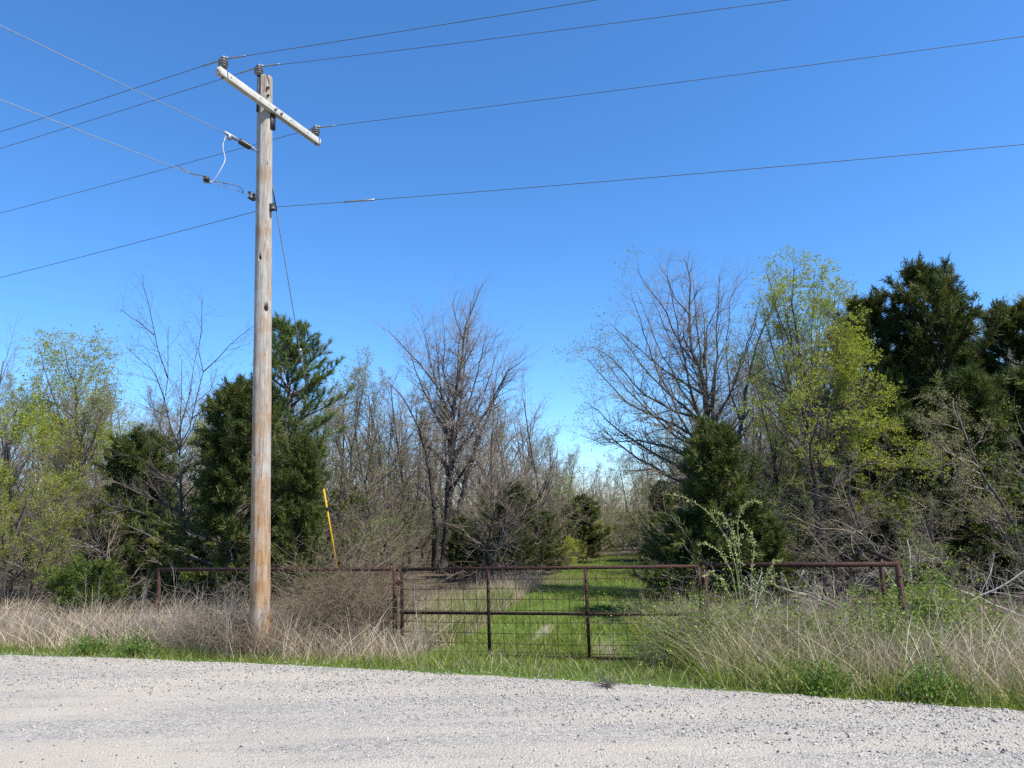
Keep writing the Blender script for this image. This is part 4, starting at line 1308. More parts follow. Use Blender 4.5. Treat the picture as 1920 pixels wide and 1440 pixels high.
cedar_copy(c_wide, 6.4, 32.5, (0.75, 0.75, 0.62), 5.0, 'dark low cedar shading the far bend of the track')
cedar_copy(c_wide, 7.0, 27.0, (0.7, 0.7, 0.6), 3.0, 'dark cedar beside the track behind the small conical one')
cedar_copy(c_small, -1.2, 26.5, (0.9, 0.9, 0.45), 4.0, 'knee high cedar seedling under the large leafless tree')
fresh = cedar_thing(-9.6, 17.0, 54, 1.0, 1.6, 'bright green low evergreen bush beside the dead grass', 'cedar_fresh', 'evergreen_bush', nb=90, blade=0.10, top=0.35, low=0.0, sub=6)
copy_thing(fresh, 'evergreen_bush', 'fresh green bush at the foot of the pole side cedar row', 'bush', (-8.1, 18.2, gz(-8.1, 18.2)), 2.0, (0.8, 0.8, 0.9))
fresh['category'] = 'bush'


def pine(x, y, h, w, label, seed):
    root = thing('pine_tree', label, 'tree', (x, y, gz(x, y)))
    pl = Plant(seed)
    rr = pl.r
    tr = [(0.12 * math.sin(z * 0.5), 0.08 * math.cos(z * 0.4), z) for z in np.linspace(-0.12, h * 0.97, 16)]
    pl.tubes.append((tr, [0.13 * (1 - 0.9 * i / 15) + 0.008 for i in range(16)], 8))
    tips = []
    for bnum in range(105):
        f = 0.36 + 0.63 * (bnum + rr.random()) / 105
        z = h * f * 0.96
        a = rr.uniform(0, 6.283)
        R = w / 2 * math.sqrt(max(0.03, 1 - ((f - 0.52) / 0.5) ** 2)) * (0.85 + 0.2 * math.sin(a * 3 + f * 9)) * rr.uniform(0.6, 1.1)
        e = math.radians(rr.uniform(0, 30) + 15 * f * f)
        d = (math.cos(a) * math.cos(e), math.sin(a) * math.cos(e), math.sin(e))
        i = min(15, int(f * 15))
        pts, rad, ds = pl.walk((tr[i][0], tr[i][1], z), d, R, 0.012 + 0.012 * R, 6, 0.09, 0.07)
        for k in range(6):
            pl.seg(pts[k], pts[k + 1], rad[k], rad[k + 1])
        for s in range(8):
            u = 0.35 + 0.65 * (s + rr.random()) / 8
            xx = min(u * 6, 5.99); k = int(xx); q = xx - k
            p = tuple(pts[k][j] * (1 - q) + pts[k + 1][j] * q for j in range(3))
            cd = pl.side(ds[k + 1], math.radians(rr.uniform(15, 60)))
            cd = nrm(cd[0], cd[1], cd[2] + 0.45)
            sl = rr.uniform(0.15, 0.4)
            e2 = tuple(p[j] + cd[j] * sl for j in range(3))
            pl.seg(p, e2, 0.006, 0.004)
            tips.append(e2 + cd)
            tips.append(tuple(p[j] + cd[j] * sl * 0.6 for j in range(3)) + cd)
    A = np.repeat(np.array(tips), 30, 0)
    rng = pl.rng
    N = len(A)
    P = A[:, :3] - A[:, 3:] * rng.uniform(0, 0.12, N)[:, None]
    V, T = spike_arrays(P, A[:, 3:] * 0.9 + rng.normal(size=(N, 3)) * 0.62, 0.2 * rng.uniform(0.7, 1.15, N), 0.017, rng)
    tt = np.clip(np.repeat(rng.random(len(tips)), 30) * 0.5 + rng.random(N) * 0.5, 0, 1)
    link('trunk', pl.trunk_mesh('trunk'), M['bark'], root)
    link('branches', pl.twig_mesh('branches'), M['twig_dark'], root)
    link('needles', mesh_np('needles', V, [T], np.repeat(tt, 3)), M['pine'], root)
    return root


pine(-6.75, 22.0, 8.2, 4.0, 'single pine with tufted needles rising behind the pole', 61)

# procedural trees of the wood, a few built ones first
def proto(seed, h, name, label, leaf=None, per=0, size=0.05, P=None, r0=0.062, bark='bark', twig='twig', loc=(0, 0, 0), frac=1.0, sc=(1, 1, 1), rot=0.0, group=None, cat='tree'):
    root = thing(name, label, cat, loc, rot, group, sc)
    pl = Plant(seed)
    P = P or decid_params()
    pl.branch((0, 0, -0.12), nrm(pl.r.gauss(0, .04), pl.r.gauss(0, .04), 1), h * 0.93, r0, 0, P)
    lm = None
    if per:
        g = np.random.default_rng(seed)
        lm = pl.leaves(per, size, 0.035, lambda A: g.random(len(A)) < frac)
    return make_tree(root, pl, M[bark], M[twig], M[leaf] if leaf else None, lm)


WOOD = 'thin leafless trees massed in the wood'
WLAB = 'thin leafless grey tree in the wood'
BUDG = 'pale budding trees of the wood'
BUDLAB = 'thin tree with pale green buds of the wood'
PS = ' on the pole side of the track'
WLAB2 = WLAB.split(' in the wood')[0] + ' of the wood' + PS
BUDLAB2 = BUDLAB + PS
def at(x, y):
    return (x, y, gz(x, y))
B = [proto(71, 8.0, 'bare_tree', 'leafless tree on the outer edge of the wood, near the roadside wire', loc=at(-18.6, 26.0), sc=(1.05, 1.05, 1.12)),
     proto(72, 8.0, 'bare_tree', WLAB2, P=decid_params(kids=[18, 9, 6, 7, 0], start=[0.10, 0.18, 0.15, 0.15, 0]), loc=at(-4.3, 28.4), sc=(1, 1, 0.98), group=WOOD + PS),
     proto(73, 8.0, 'bare_tree', WLAB2, P=decid_params(ang=[(22, 42), (25, 50), (28, 60), (25, 60), (0, 0)]), loc=at(1.2, 31.0), sc=(1, 1, 0.95), group=WOOD + PS),
     proto(74, 8.0, 'bare_tree', WLAB2, P=decid_params(kids=[19, 9, 6, 7, 0], start=[0.08, 0.18, 0.15, 0.15, 0]), loc=at(-9.6, 27.0), group=WOOD + PS)]
D_ = [proto(75, 7.0, 'budding_tree', BUDLAB2, 'leaf_bud', 1, 0.05, loc=at(-5.9, 26.0), sc=(1, 1, 1.08), group=BUDG + PS, frac=0.8, P=decid_params(ang=[(20, 42), (25, 50), (28, 60), (25, 60), (0, 0)])),
      proto(76, 7.0, 'budding_tree', BUDLAB2, 'leaf_bud', 1, 0.055, P=decid_params(kids=[16, 8, 6, 4, 0], start=[0.08, 0.18, 0.15, 0.15, 0]), loc=at(-4.6, 27.0), sc=(0.9, 0.9, 1.06), group=BUDG + PS)]
YG = [proto(77, 5.2, 'leafing_sapling', 'thin sapling dusted with small yellow green leaves at the wood edge', 'leaf_spring', 2, 0.045, loc=at(-13.2, 19.5), group='leafing saplings at the wood edge', twig='twig', P=decid_params(kids=[14, 8, 5, 4, 0], start=[0.15, 0.18, 0.15, 0.15, 0], rad=[0.03, 0.012, 0.006, 0.004, 0]), r0=0.05)]
SHR = decid_params(n=[6, 5, 4, 3, 2], kids=[15, 8, 5, 4, 0], start=[0.05, 0.1, 0.15, 0.15, 0], ang=[(25, 75), (30, 70), (30, 70), (25, 60), (0, 0)], len=[0.7, 0.5, 0.5, 0.5, 0], rad=[0.02, 0.011, 0.0075, 0.005, 0], wob=[0.15, 0.18, 0.18, 0.2, 0.2], up=[0.03, 0.0, -0.01, 0, 0], max=4, leaf_from=4)
SG = 'leafless shrubs under the trees'
SLAB = 'tangled leafless shrub under the trees'
S = [proto(81, 3.2, 'leafless_shrub', SLAB + PS, P=SHR, r0=0.035, loc=at(-0.6, 28.5), group=SG + PS, twig='twig', cat='shrub'),
     proto(82, 3.2, 'leafless_shrub', SLAB + PS, 'leaf_fresh', 1, 0.042, P=SHR, r0=0.035, loc=at(-12.6, 20.6), group=SG + PS, cat='shrub', frac=0.5),
     proto(83, 2.2, 'leafy_shrub', 'yellow green leafy shrub closing the far end of the grassy track', 'leaf_spring', 1, 0.06, P=SHR, r0=0.03, loc=at(5.9, 42.0), cat='shrub', sc=(1.1, 1.1, 0.95))]
P_BUFF = decid_params(kids=[14, 9, 6, 4, 0], start=[0.12, 0.15, 0.15, 0.15, 0], ang=[(35, 75), (30, 65), (30, 65), (25, 60), (0, 0)], rad=[0.035, 0.014, 0.007, 0.0045, 0], wob=[0.1, 0.14, 0.16, 0.18, 0.2])
buff = proto(84, 4.6, 'leafing_tree', 'small buff tree with tangled pale twigs in front of the cedars', 'leaf_bud', 1, 0.04, P=P_BUFF, r0=0.05, twig='twig', loc=at(10.1, 15.2), frac=0.7)
copy_thing(buff, 'leafing_tree', 'buff twiggy tree between the leafing tree and the cedar row', 'tree', at(8.9, 16.6), 2.1, (0.85, 0.85, 0.9))
copy_thing(buff, 'leafing_tree', 'buff twiggy tree leaning beside the fallen branches', 'tree', at(11.9, 15.6), 4.1, (0.9, 0.9, 0.75), tilt=(0.02, 0.04))

# the mass of the wood: heights follow a skyline of 7 to 12 metre trees that falls away along the track
SKY_X = [-36, -31, -26, -22, -18, -14, -11, -8, -4, -1, 0.5, 2.5, 4.5, 7, 9, 12, 16, 20, 24, 28, 34, 40]
SKY_E = [9.5, 9.5, 8.8, 9.2, 10.0, 10.2, 9.8, 9.6, 9.6, 9.4, 8.6, 6.4, 4.6, 3.6, 4.4, 6.6, 10.5, 12, 12, 12, 12, 12]


def side_of(x, y):
    return 'across the track from the pole' if x > float(path_x(y)) else 'on the pole side of the track'


def plant_wood():
    rr = random.Random(99)
    placed = []
    def ok(x, y, gap):
        for (a, c) in placed:
            if (a - x) ** 2 + (c - y) ** 2 < gap * gap:
                return False
        return True
    rows = [(23, 30, 42, 1.5), (30, 42, 62, 1.8), (42, 62, 80, 2.4), (62, 120, 92, 3.4)]
    for y0, y1, n, gap in rows:
        got = tries = 0
        while got < n and tries < 3000:
            tries += 1
            y = rr.uniform(y0, y1)
            br = rr.uniform(-38, 40)
            x = y * math.tan(math.radians(br))
            dx = x - float(path_x(y))
            hw = np.interp(y, [22, 32], [3.4, 1.9])
            if y < 40 and -hw < dx < hw:
                continue
            if y >= 40 and abs(dx) < 2.5 and y < 44:
                continue
            if br > 24 and y < 26 or y < 29.5 and -9 < br < -3 or not ok(x, y, gap):
                continue
            e = np.interp(br, SKY_X, SKY_E) * rr.uniform(0.86, 1.0)
            h = 1.85 + 0.3 + math.hypot(x, y) * math.tan(math.radians(e))
            if h < 3.0 or h > 14:
                h = min(max(h, 3.0), 14) if h > 14 else 0
                if not h:
                    continue
            placed.append((x, y)); got += 1
            if rr.random() < 0.17 or (br > 8 and rr.random() < 0.3):
                s, h0, nm, lb, gp = rr.choice(D_), 7.0, 'budding_tree', BUDLAB, BUDG
            else:
                s, h0, nm, lb, gp = rr.choice(B[:]), 8.0, 'bare_tree', WLAB, WOOD
            z = h / h0
            q = z * rr.uniform(0.9, 1.3) if z < 1.2 else rr.uniform(1.0, 1.35)
            sd = side_of(x, y)
            lb = (lb.split(' in the wood')[0].split(' of the wood')[0]) + ' of the wood ' + sd
            copy_thing(s, nm, lb, 'tree', at(x, y), rr.uniform(0, 6.28), (q, q, z), gp + ' ' + sd, (rr.gauss(0, .03), rr.gauss(0, .03)))
    # saplings at the sunny edge
    for x, y, sc in ((-15.0, 19.0, 0.95), (-11.9, 18.6, 0.72), (-14.3, 21.5, 1.05), (-12.3, 22.4, 1.0), (-16.3, 22.5, 1.1), (-10.7, 24.0, 1.0), (-17.5, 20.8, 0.9), (-13.0, 17.6, 0.62)):
        copy_thing(YG[0], 'leafing_sapling', 'thin sapling dusted with small yellow green leaves at the wood edge', 'tree', at(x, y), rr.uniform(0, 6.28), (sc, sc, sc * rr.uniform(0.95, 1.1)), 'leafing saplings at the wood edge')
    # shrubs below
    n = 0
    sp = []
    while n < 250:
        y = rr.uniform(19.5, 44) if n < 190 else rr.uniform(44, 90)
        br = rr.uniform(-38, 40)
        x = y * math.tan(math.radians(br))
        dx = x - float(path_x(y))
        hw = np.interp(y, [20, 24, 31], [2.9, 2.3, 1.1])
        if y < 41 and -hw < dx < hw or any((a - x) ** 2 + (c - y) ** 2 < 0.9 for a, c in sp):
            continue
        if y < 22 and -9 < x < 0 or y < 29.5 and -9.5 < br < -3:
            continue
        sp.append((x, y)); n += 1
        sc = rr.uniform(0.7, 1.25) * (1 if n <= 190 else 1.5)
        copy_thing(S[n % 2], 'leafless_shrub', SLAB + ' ' + side_of(x, y), 'shrub', at(x, y), rr.uniform(0, 6.28), (sc, sc, sc * rr.uniform(0.8, 1.15)), SG + ' ' + side_of(x, y))
    for x, y, sc in ((7.4, 17.5, 1.0), (8.6, 14.6, 0.75), (6.3, 14.8, 0.7), (5.9, 17.2, 0.9), (9.9, 13.8, 0.7), (11.3, 14.6, 0.9), (12.6, 14.0, 0.8), (3.9, 18.5, 0.7), (7.3, 14.2, 0.6), (-8.4, 20.6, 0.9), (-5.5, 20.5, 0.9), (-5.0, 22.5, 0.9), (8.0, 16.0, 1.1), (10.8, 16.8, 1.2), (12.4, 16.2, 1.2), (6.9, 19.2, 1.2), (5.0, 20.0, 1.1), (9.2, 18.3, 1.2), (14.0, 16.0, 1.2), (13.4, 14.9, 1.0), (-6.9, 19.6, 1.0), (-13.5, 19.0, 1.0), (-15.5, 20.2, 1.1)):
        copy_thing(S[int(x * 7) % 2], 'leafless_shrub', SLAB + ' ' + side_of(x, y), 'shrub', at(x, y), rr.uniform(0, 6.28), (sc, sc, sc), SG + ' ' + side_of(x, y))
    # young budding brush and cedars scattered through the wood
    n = 0
    while n < 150:
        y = rr.uniform(22, 62)
        br = rr.uniform(-38, 40)
        x = y * math.tan(math.radians(br))
        dx = x - float(path_x(y))
        hw = np.interp(y, [20, 24, 31], [3.0, 2.4, 1.3])
        if y < 41 and -hw < dx < hw or y < 29.5 and -9.5 < br < -3 or any((a - x) ** 2 + (c - y) ** 2 < 0.7 for a, c in sp):
            continue
        sp.append((x, y)); n += 1
        sc = rr.uniform(0.9, 1.6)
        copy_thing(S[1 - n % 2], 'budding_brush', 'brush with olive buds deep between the trunks ' + side_of(x, y), 'brush', at(x, y), rr.uniform(0, 6.28), (sc, sc, sc * rr.uniform(0.7, 1.0)), 'brush deep in the wood ' + side_of(x, y))
    for k in range(30):
        for _ in range(60):
            y = rr.uniform(25, 66)
            br = rr.uniform(-37, 30)
            x = y * math.tan(math.radians(br))
            dx = x - float(path_x(y))
            if abs(dx) > 2.6 and not (6 < br < 10) and not (0 < br < 11 and y < 33):
                break
        sc = rr.uniform(0.45, 0.95) * (1 if y < 40 else 1.25)
        if 0 < br < 11:
            sc = min(sc, 0.6)
        copy_thing([c_wide, c_small][k % 2], 'cedar_tree', 'dull green cedar half hidden among leafless trees ' + side_of(x, y), 'tree', at(x, y), rr.uniform(0, 6.28), (sc, sc, sc * rr.uniform(0.8, 1.1)), 'cedars scattered through the wood ' + side_of(x, y))
    for x, y, sc, lb in ((1.9, 29.3, 0.55, 'yellow green shrub by the track next to the olive cedar'), (3.6, 36.5, 0.8, 'yellow green shrub by the slender cedar along the track'),
                         (8.9, 20.5, 1.3, 'yellow green shrub low behind the leafing tree')):
        copy_thing(S[2], 'leafy_shrub', lb, 'shrub', at(x, y), rr.uniform(0, 6.28), (sc, sc, sc))


plant_wood()


def twig_mass(name, label, n, y0, y1, l0, l1, r0, r1, top, seed, near):
    rng = np.random.default_rng(seed)
    y = y0 + (y1 - y0) * rng.random(n)
    br = np.radians(rng.uniform(-40, 42, n))
    x = y * np.tan(br)
    dx = np.abs(x - path_x(y))
    k = (dx > np.interp(y, [20, 24, 31], [3.4, 2.6, 1.5])) | (y > 44)
    if near:
        k &= ~((y < 29.5) & (np.degrees(br) > -9.5) & (np.degrees(br) < -3))
    x, y, br = x[k], y[k], br[k]
    n = len(x)
    e = np.interp(np.degrees(br), SKY_X, SKY_E) * top
    hmax = np.clip(2.15 + np.hypot(x, y) * np.tan(np.radians(e)), 1.5, 9)
    cl = np.clip(0.75 + 0.6 * waves(x, y, 0.7), 0.35, 1.1)
    z = ground_z(x, y) + hmax * cl * rng.random(n) ** 1.25
    P = np.stack([x, y, z], 1)
    D = unit(np.stack([rng.normal(0, 0.55, n), rng.normal(0, 0.55, n), rng.uniform(0.15, 1.1, n)], 1))
    L = rng.uniform(l0, l1, n)
    V, Q = seg_arrays(P, P + D * L[:, None], rng.uniform(r0, r1, n), 0.0, 3)
    V = V.reshape(n, 6, 3)[:, :4].reshape(-1, 3)
    i = (np.arange(n) * 4)[:, None, None]
    T = (i + np.array([[0, 1, 3], [1, 2, 3], [2, 0, 3]])[None]).reshape(-1, 3)
    o = link(name, mesh_np(name, V, [T]), M['twig'])
    kind(o, 'stuff', label)
    o['category'] = 'brush'


twig_mass('underbrush', 'grey brown mass of fine twigs filling the wood between its trunks', 46000, 23, 52, 0.4, 1.1, 0.004, 0.008, 0.80, 171, True)
twig_mass('distant_wood', 'far leafless wood closing the view beyond the track', 40000, 52, 150, 0.9, 2.4, 0.010, 0.022, 0.85, 172, False)

# ------------------------------------------------------------------ roadside plants
def tangle(name, label, cat, loc, n, ex, ey, h, seed, mat, r=0.0042, droop=1.0, twigs=2, leaf=None, nleaf=0, lsize=0.025, side=0.45, reach=1.6):
    root = thing(name, label, cat, loc)
    pl = Plant(seed)
    rr = pl.r
    for k in range(n):
        a = rr.uniform(0, 6.283); q = math.sqrt(rr.random())
        x, y = math.cos(a) * q * ex * 0.8, math.sin(a) * q * ey * 0.8
        H = h * (1 - 0.45 * q * q) * rr.uniform(0.6, 1.05)
        d = nrm(rr.gauss(0, side), rr.gauss(0, side * 0.8), 1)
        L = H * rr.uniform(1.0, reach)
        pos = (x, y, -0.03); m = 8
        pts = [pos]
        for i in range(m):
            g = -droop * 0.12 * i
            d = nrm(d[0] + rr.gauss(0, 0.2), d[1] + rr.gauss(0, 0.2), d[2] + g * rr.random() * 1.4 + rr.gauss(0, 0.12))
            st = L / m
            pos = (pos[0] + d[0] * st, pos[1] + d[1] * st, max(0.02, pos[2] + d[2] * st))
            ra = r * (1 - i / m * 0.6) * rr.uniform(0.8, 1.2)
            pl.seg(pts[-1], pos, ra, ra * 0.92)
            pts.append(pos)
            if i > 1:
                for _ in range(twigs):
                    if rr.random() < 0.6:
                        cd = pl.side(d, math.radians(rr.uniform(30, 90)))
                        l = rr.uniform(0.06, 0.22)
                        e = tuple(pos[j] + cd[j] * l for j in range(3))
                        pl.seg(pos, e, r * 0.55, r * 0.35)
                        pl.leafpts.append(e + cd)
                        if rr.random() < 0.5:
                            cd2 = pl.side(cd, 0.7)
                            e3 = tuple(e[j] + cd2[j] * l * 0.7 for j in range(3))
                            pl.seg(e, e3, r * 0.4, r * 0.3)
                            pl.leafpts.append(e3 + cd2)
    link('stems', pl.twig_mesh('stems'), M[mat], root)
    if leaf:
        link('leaves', pl.leaves(nleaf, lsize, 0.03), M[leaf], root)
    return root


tangle('bramble_thicket', 'rounded brown bramble thicket burying the pipe fence beside the gate', 'bramble', at(-2.72, 12.35), 520, 1.05, 0.6, 2.15, 91, 'cane', droop=0.45, side=0.24, reach=1.25, twigs=3, leaf='leaf_bud', nleaf=1, lsize=0.018)
tangle('dry_brush', 'grey dry brush crowding around the base of the utility pole', 'brush', at(-4.45, 11.7), 330, 0.7, 0.45, 1.2, 92, 'twig', 0.0035, 0.5, 2)
tangle('dry_brush', 'low straw tuft standing against the road side of the pole base', 'brush', at(-3.85, 11.12), 170, 0.42, 0.14, 0.62, 99, 'dead_grass', 0.003, 0.4, 1)
tangle('leafy_bush', 'small leaved green bush hiding the latch end of the gate', 'bush', at(2.35, 10.2), 170, 0.65, 0.45, 1.15, 93, 'twig', 0.003, 0.5, 3, 'leaf_fresh', 3, 0.034)
tangle('leafy_bush', 'green and grey weedy bush below the rose canes', 'bush', at(3.35, 10.05), 190, 0.8, 0.5, 1.2, 94, 'twig', 0.003, 0.5, 3, 'leaf_fresh', 2, 0.034)
tangle('leafy_bush', 'bright green leafy weed clump just outside the fence corner post', 'bush', at(5.85, 10.9), 110, 0.5, 0.4, 1.15, 95, 'twig', 0.003, 0.4, 3, 'leaf_fresh', 6, 0.045)
tangle('leafy_bush', 'low green weed clump inside the fence corner, under the rail', 'bush', at(4.55, 9.6), 80, 0.4, 0.3, 0.95, 96, 'twig', 0.003, 0.4, 3, 'leaf_fresh', 5, 0.04)
tangle('dry_brush', 'tangle of dry brown brush heaped along the fence rail', 'brush', at(4.3, 10.9), 330, 0.95, 0.5, 1.25, 97, 'twig', 0.0038, 0.9, 2, 'leaf_bud', 1, 0.02)
tangle('dry_brush', 'dry brush in the shade behind the fence corner', 'brush', at(7.0, 12.6), 260, 1.2, 0.6, 1.1, 98, 'cane', 0.0035, 0.8, 2)
for i, (x, v, s) in enumerate(((-6.45, 0.50, 0.30), (-5.65, 0.42, 0.30), (4.0, 0.40, 0.34), (5.6, 0.35, 0.3), (3.1, 0.35, 0.32))):
    y = float(edge(x)) + v / 0.93
    lb = ['dark green broadleaf weed on the verge before the dead grass', 'small leafy verge weed on the road edge below the wild rose and fence'][int(x > 0)]
    s *= 0.6
    tangle('verge_weed', lb, 'weed', at(x, y), 26, s * 0.7, s * 0.55, s, 110 + i, 'leaf_green', 0.003, 0.6, 2, 'leaf_green', 3, 0.04)['group'] = ['verge weeds by the dead grass', 'verge weeds by the fence'][int(x > 0)]


def rose():
    org = np.array([3.05, 10.55, gz(3.05, 10.55)])
    root = thing('wild_rose', 'wild rose with long arching canes of tiny pale leaves above the fence', 'rose bush', org)
    canes = [[(0, -0.02), (0.0, 0.7), (-0.04, 1.38), (-0.16, 1.78), (-0.39, 2.12), (-0.70, 2.32), (-0.99, 2.36)],
             [(0.02, -0.02), (0.02, 0.8), (0.0, 1.4), (-0.02, 1.75), (-0.14, 2.05), (-0.27, 2.1)],
             [(0.04, -0.02), (0.06, 0.9), (0.05, 1.5), (0.06, 1.95), (0.16, 2.18), (0.32, 2.24), (0.42, 2.2)],
             [(0.0, -0.02), (-0.03, 0.7), (-0.1, 1.3), (-0.25, 1.55), (-0.42, 1.66), (-0.55, 1.66)],
             [(0.05, -0.02), (0.12, 0.9), (0.2, 1.4), (0.25, 1.7), (0.16, 1.85), (0.08, 1.95)],
             [(0.05, -0.02), (0.18, 0.8), (0.36, 1.2), (0.5, 1.42), (0.6, 1.4)],
             [(-0.02, -0.02), (-0.1, 0.8), (-0.22, 1.15), (-0.4, 1.3), (-0.5, 1.22)],
             [(0.0, -0.02), (0.08, 0.6), (0.2, 1.0), (0.4, 1.15), (0.55, 1.05)]]
    bb = Buf(); lp, ld = [], []
    rr = random.Random(8)
    rng = np.random.default_rng(8)
    for c in canes:
        sl = rr.uniform(-0.35, 0.35)
        ctl = np.array([(x, sl * abs(z) * 0.3, z) for x, z in c])
        ts = np.linspace(0, len(c) - 1, 40)
        pts = np.stack([np.interp(ts, range(len(c)), ctl[:, k]) for k in range(3)], 1)
        for _ in range(4):
            pts[1:-1] = (pts[:-2] + 2 * pts[1:-1] + pts[2:]) / 4
        bb.tube(pts, np.linspace(0.0075, 0.0032, 40), 6)
        for i in range(14, 40):
            for _ in range(3):
                lp.append(pts[i] + rng.normal(0, 0.013, 3)); ld.append(rng.normal(0, 1, 3) + np.array([0, 0, 0.5]))
        for i in range(12, 25, 2):      # short leafy side shoots low on the cane
            if rr.random() < 0.75:
                d = unit(rng.normal(0, 1, 3) + np.array([0, 0, 0.4]))
                e = pts[i] + d * rr.uniform(0.08, 0.22)
                bb.segs([pts[i]], [e], 0.003, 0.002, 4)
                for _ in range(12):
                    lp.append(pts[i] + (e - pts[i]) * rr.random() + rng.normal(0, 0.018, 3)); ld.append(rng.normal(0, 1, 3))
    link('canes', bb.mesh('canes', True), M['leaf_pale'], root)
    V, Q = leaf_arrays(np.array(lp), np.array(ld), 0.027 * rng.uniform(0.5, 1.6, len(lp)), 0.016, rng)
    link('leaves', mesh_np('leaves', V, [Q], np.repeat(rng.uniform(0.5, 1, len(lp)), 4)), M['leaf_pale'], root)


rose()


def stalk(loc, h, label, seed, n=4, mat='twig_pale', name='dry_stalk', r=0.007, cat='weed'):
    root = thing(name, label, cat, loc)
    pl = Plant(seed)
    P = decid_params(n=[7, 4, 3, 2, 2], kids=[9, 4, 3, 0, 0], start=[0.35, 0.2, 0.2, 0, 0], ang=[(18, 42), (20, 50), (20, 50), (0, 0), (0, 0)], len=[0.35, 0.45, 0.5, 0, 0], rad=[0.004, 0.0025, 0.002, 0, 0], wob=[0.05, 0.08, 0.1, 0.1, 0.1], max=2 + (n > 5), leaf_from=9, wob0=0)
    for k in range(max(1, n // 3)):
        pl.branch((pl.r.gauss(0, .05), pl.r.gauss(0, .05), -0.03), nrm(pl.r.gauss(0, .12), pl.r.gauss(0, .12), 1), h * pl.r.uniform(0.7, 1), r, 0, P)
    link('stems', pl.twig_mesh('stems'), M[mat], root)
    return root


stalk(at(-1.42, 11.15), 1.25, 'pale dry branching weed stalk standing at the hinge end of the gate', 121, 4)
stalk(at(2.0, 10.25), 1.35, 'bent dry brown stem standing before the latch end of the gate', 122, 4, 'cane')
for i, (x, y) in enumerate(((-4.1, 10.9), (-4.9, 11.5), (-5.3, 11.9), (-3.6, 11.5), (-6.2, 12.4), (-7.1, 12.9))):
    stalk(at(x, y), 1.1 + 0.15 * (i % 3), 'grey branching dead weed among the tall grass near the pole', 130 + i, 7, 'twig_pale', 'dead_weed', 0.005)['group'] = 'dead weeds near the pole'
for i, (x, y) in enumerate(((4.6, 9.2), (5.2, 9.5), (6.0, 9.2), (6.6, 9.9), (3.9, 9.35), (5.7, 8.7), (7.0, 9.2))):
    stalk(at(x, y), 0.95 + 0.15 * (i % 3), 'buff branching dead weed on the bank outside the fence corner', 140 + i, 7, 'twig_pale', 'dead_weed', 0.005)['group'] = 'dead weeds outside the fence corner'


def fallen(loc, label, seed, rz, L=2.6):
    root = thing('fallen_branch', label, 'branch', loc, rz)
    pl = Plant(seed)
    P = decid_params(kids=[9, 6, 3, 0, 0], start=[0.2, 0.2, 0.2, 0, 0], ang=[(30, 70), (30, 60), (25, 60), (0, 0), (0, 0)], len=[0.42, 0.5, 0.5, 0, 0], rad=[0.014, 0.007, 0.005, 0, 0], wob=[0.12, 0.15, 0.2, 0.2, 0.2], up=[0, 0, 0, 0, 0], max=3, leaf_from=9, minz=-0.15)
    for k in range(3):
        pl.branch((0.1 * k, 0.15 * k, 0.05), nrm(math.cos(k * 1.3), math.sin(k * 1.3) * 0.6, 0.35 + 0.15 * k), L * (1 - 0.15 * k), 0.024, 0, P)
    if pl.tubes:
        link('limb', pl.trunk_mesh('limb'), M['twig_pale'], root)
    link('twigs', pl.twig_mesh('twigs'), M['twig_pale'], root)
    return root


fallen(at(7.0, 12.9), 'bleached fallen branches tangled behind the fence corner', 151, 0.3, 2.2)
fallen(at(6.4, 14.4), 'bleached dead branches leaning below the leafing tree', 152, 2.0, 1.9)
fallen(at(9.2, 13.4), 'bleached broken limb lying under the buff twiggy trees', 153, 2.9, 2.0)
fallen(at(-9.2, 17.6), 'bleached fallen branches at the foot of the forked leafless tree', 154, 1.0, 1.8)
fallen(at(3.4, 11.6), 'bleached twiggy branch caught in the brush behind the rose', 155, -0.2, 1.5)

# ------------------------------------------------------------------ grasses
def grass_obj(name, label, P, h, w, az, lean, curve, mat, seed, nseg, t=None):
    rng = np.random.default_rng(seed)
    V, Q, T, m = blade_arrays(P, h, w, az, lean, curve, rng, nseg)
    N = len(P)
    t = rng.random(N) if t is None else t
    o = link(name, mesh_np(name, V, [Q, T], np.repeat(t, m)), M[mat])
    kind(o, 'stuff', label)
    o['category'] = 'grass'
    return o


def scatter(rng, N, x0, x1, v0, v1, dens):
    x = rng.uniform(x0, x1, N); v = rng.uniform(v0, v1, N)
    y = edge(x) + v / 0.93
    k = rng.random(N) < dens(x, v, y)
    x, y, v = x[k], y[k], v[k]
    return x, y, v, np.stack([x, y, ground_z(x, y) - 0.01], 1)


rng = np.random.default_rng(21)
inside = lambda x, y: (np.abs(x) < 0.74 * y + 0.8)
bare = lambda x, y: np.maximum(np.maximum(np.exp(-((x - path_x(y) - 0.62) / 0.3) ** 2 - ((y - 12.4) / 0.75) ** 2), np.exp(-((x - path_x(y) + 0.66) / 0.17) ** 2 - ((y - 14.2) / 1.4) ** 2)), 0.8 * np.exp(-((np.abs(x - path_x(y)) - 0.66) / 0.2) ** 2) * np.clip(0.75 + 1.1 * waves(x * 2, y * 0.8, 1.6), 0, 1) * np.clip((26 - y) / 8, 0, 1)) * np.clip(1.0 + 0.9 * waves(x, y, 5.0), 0, 1)
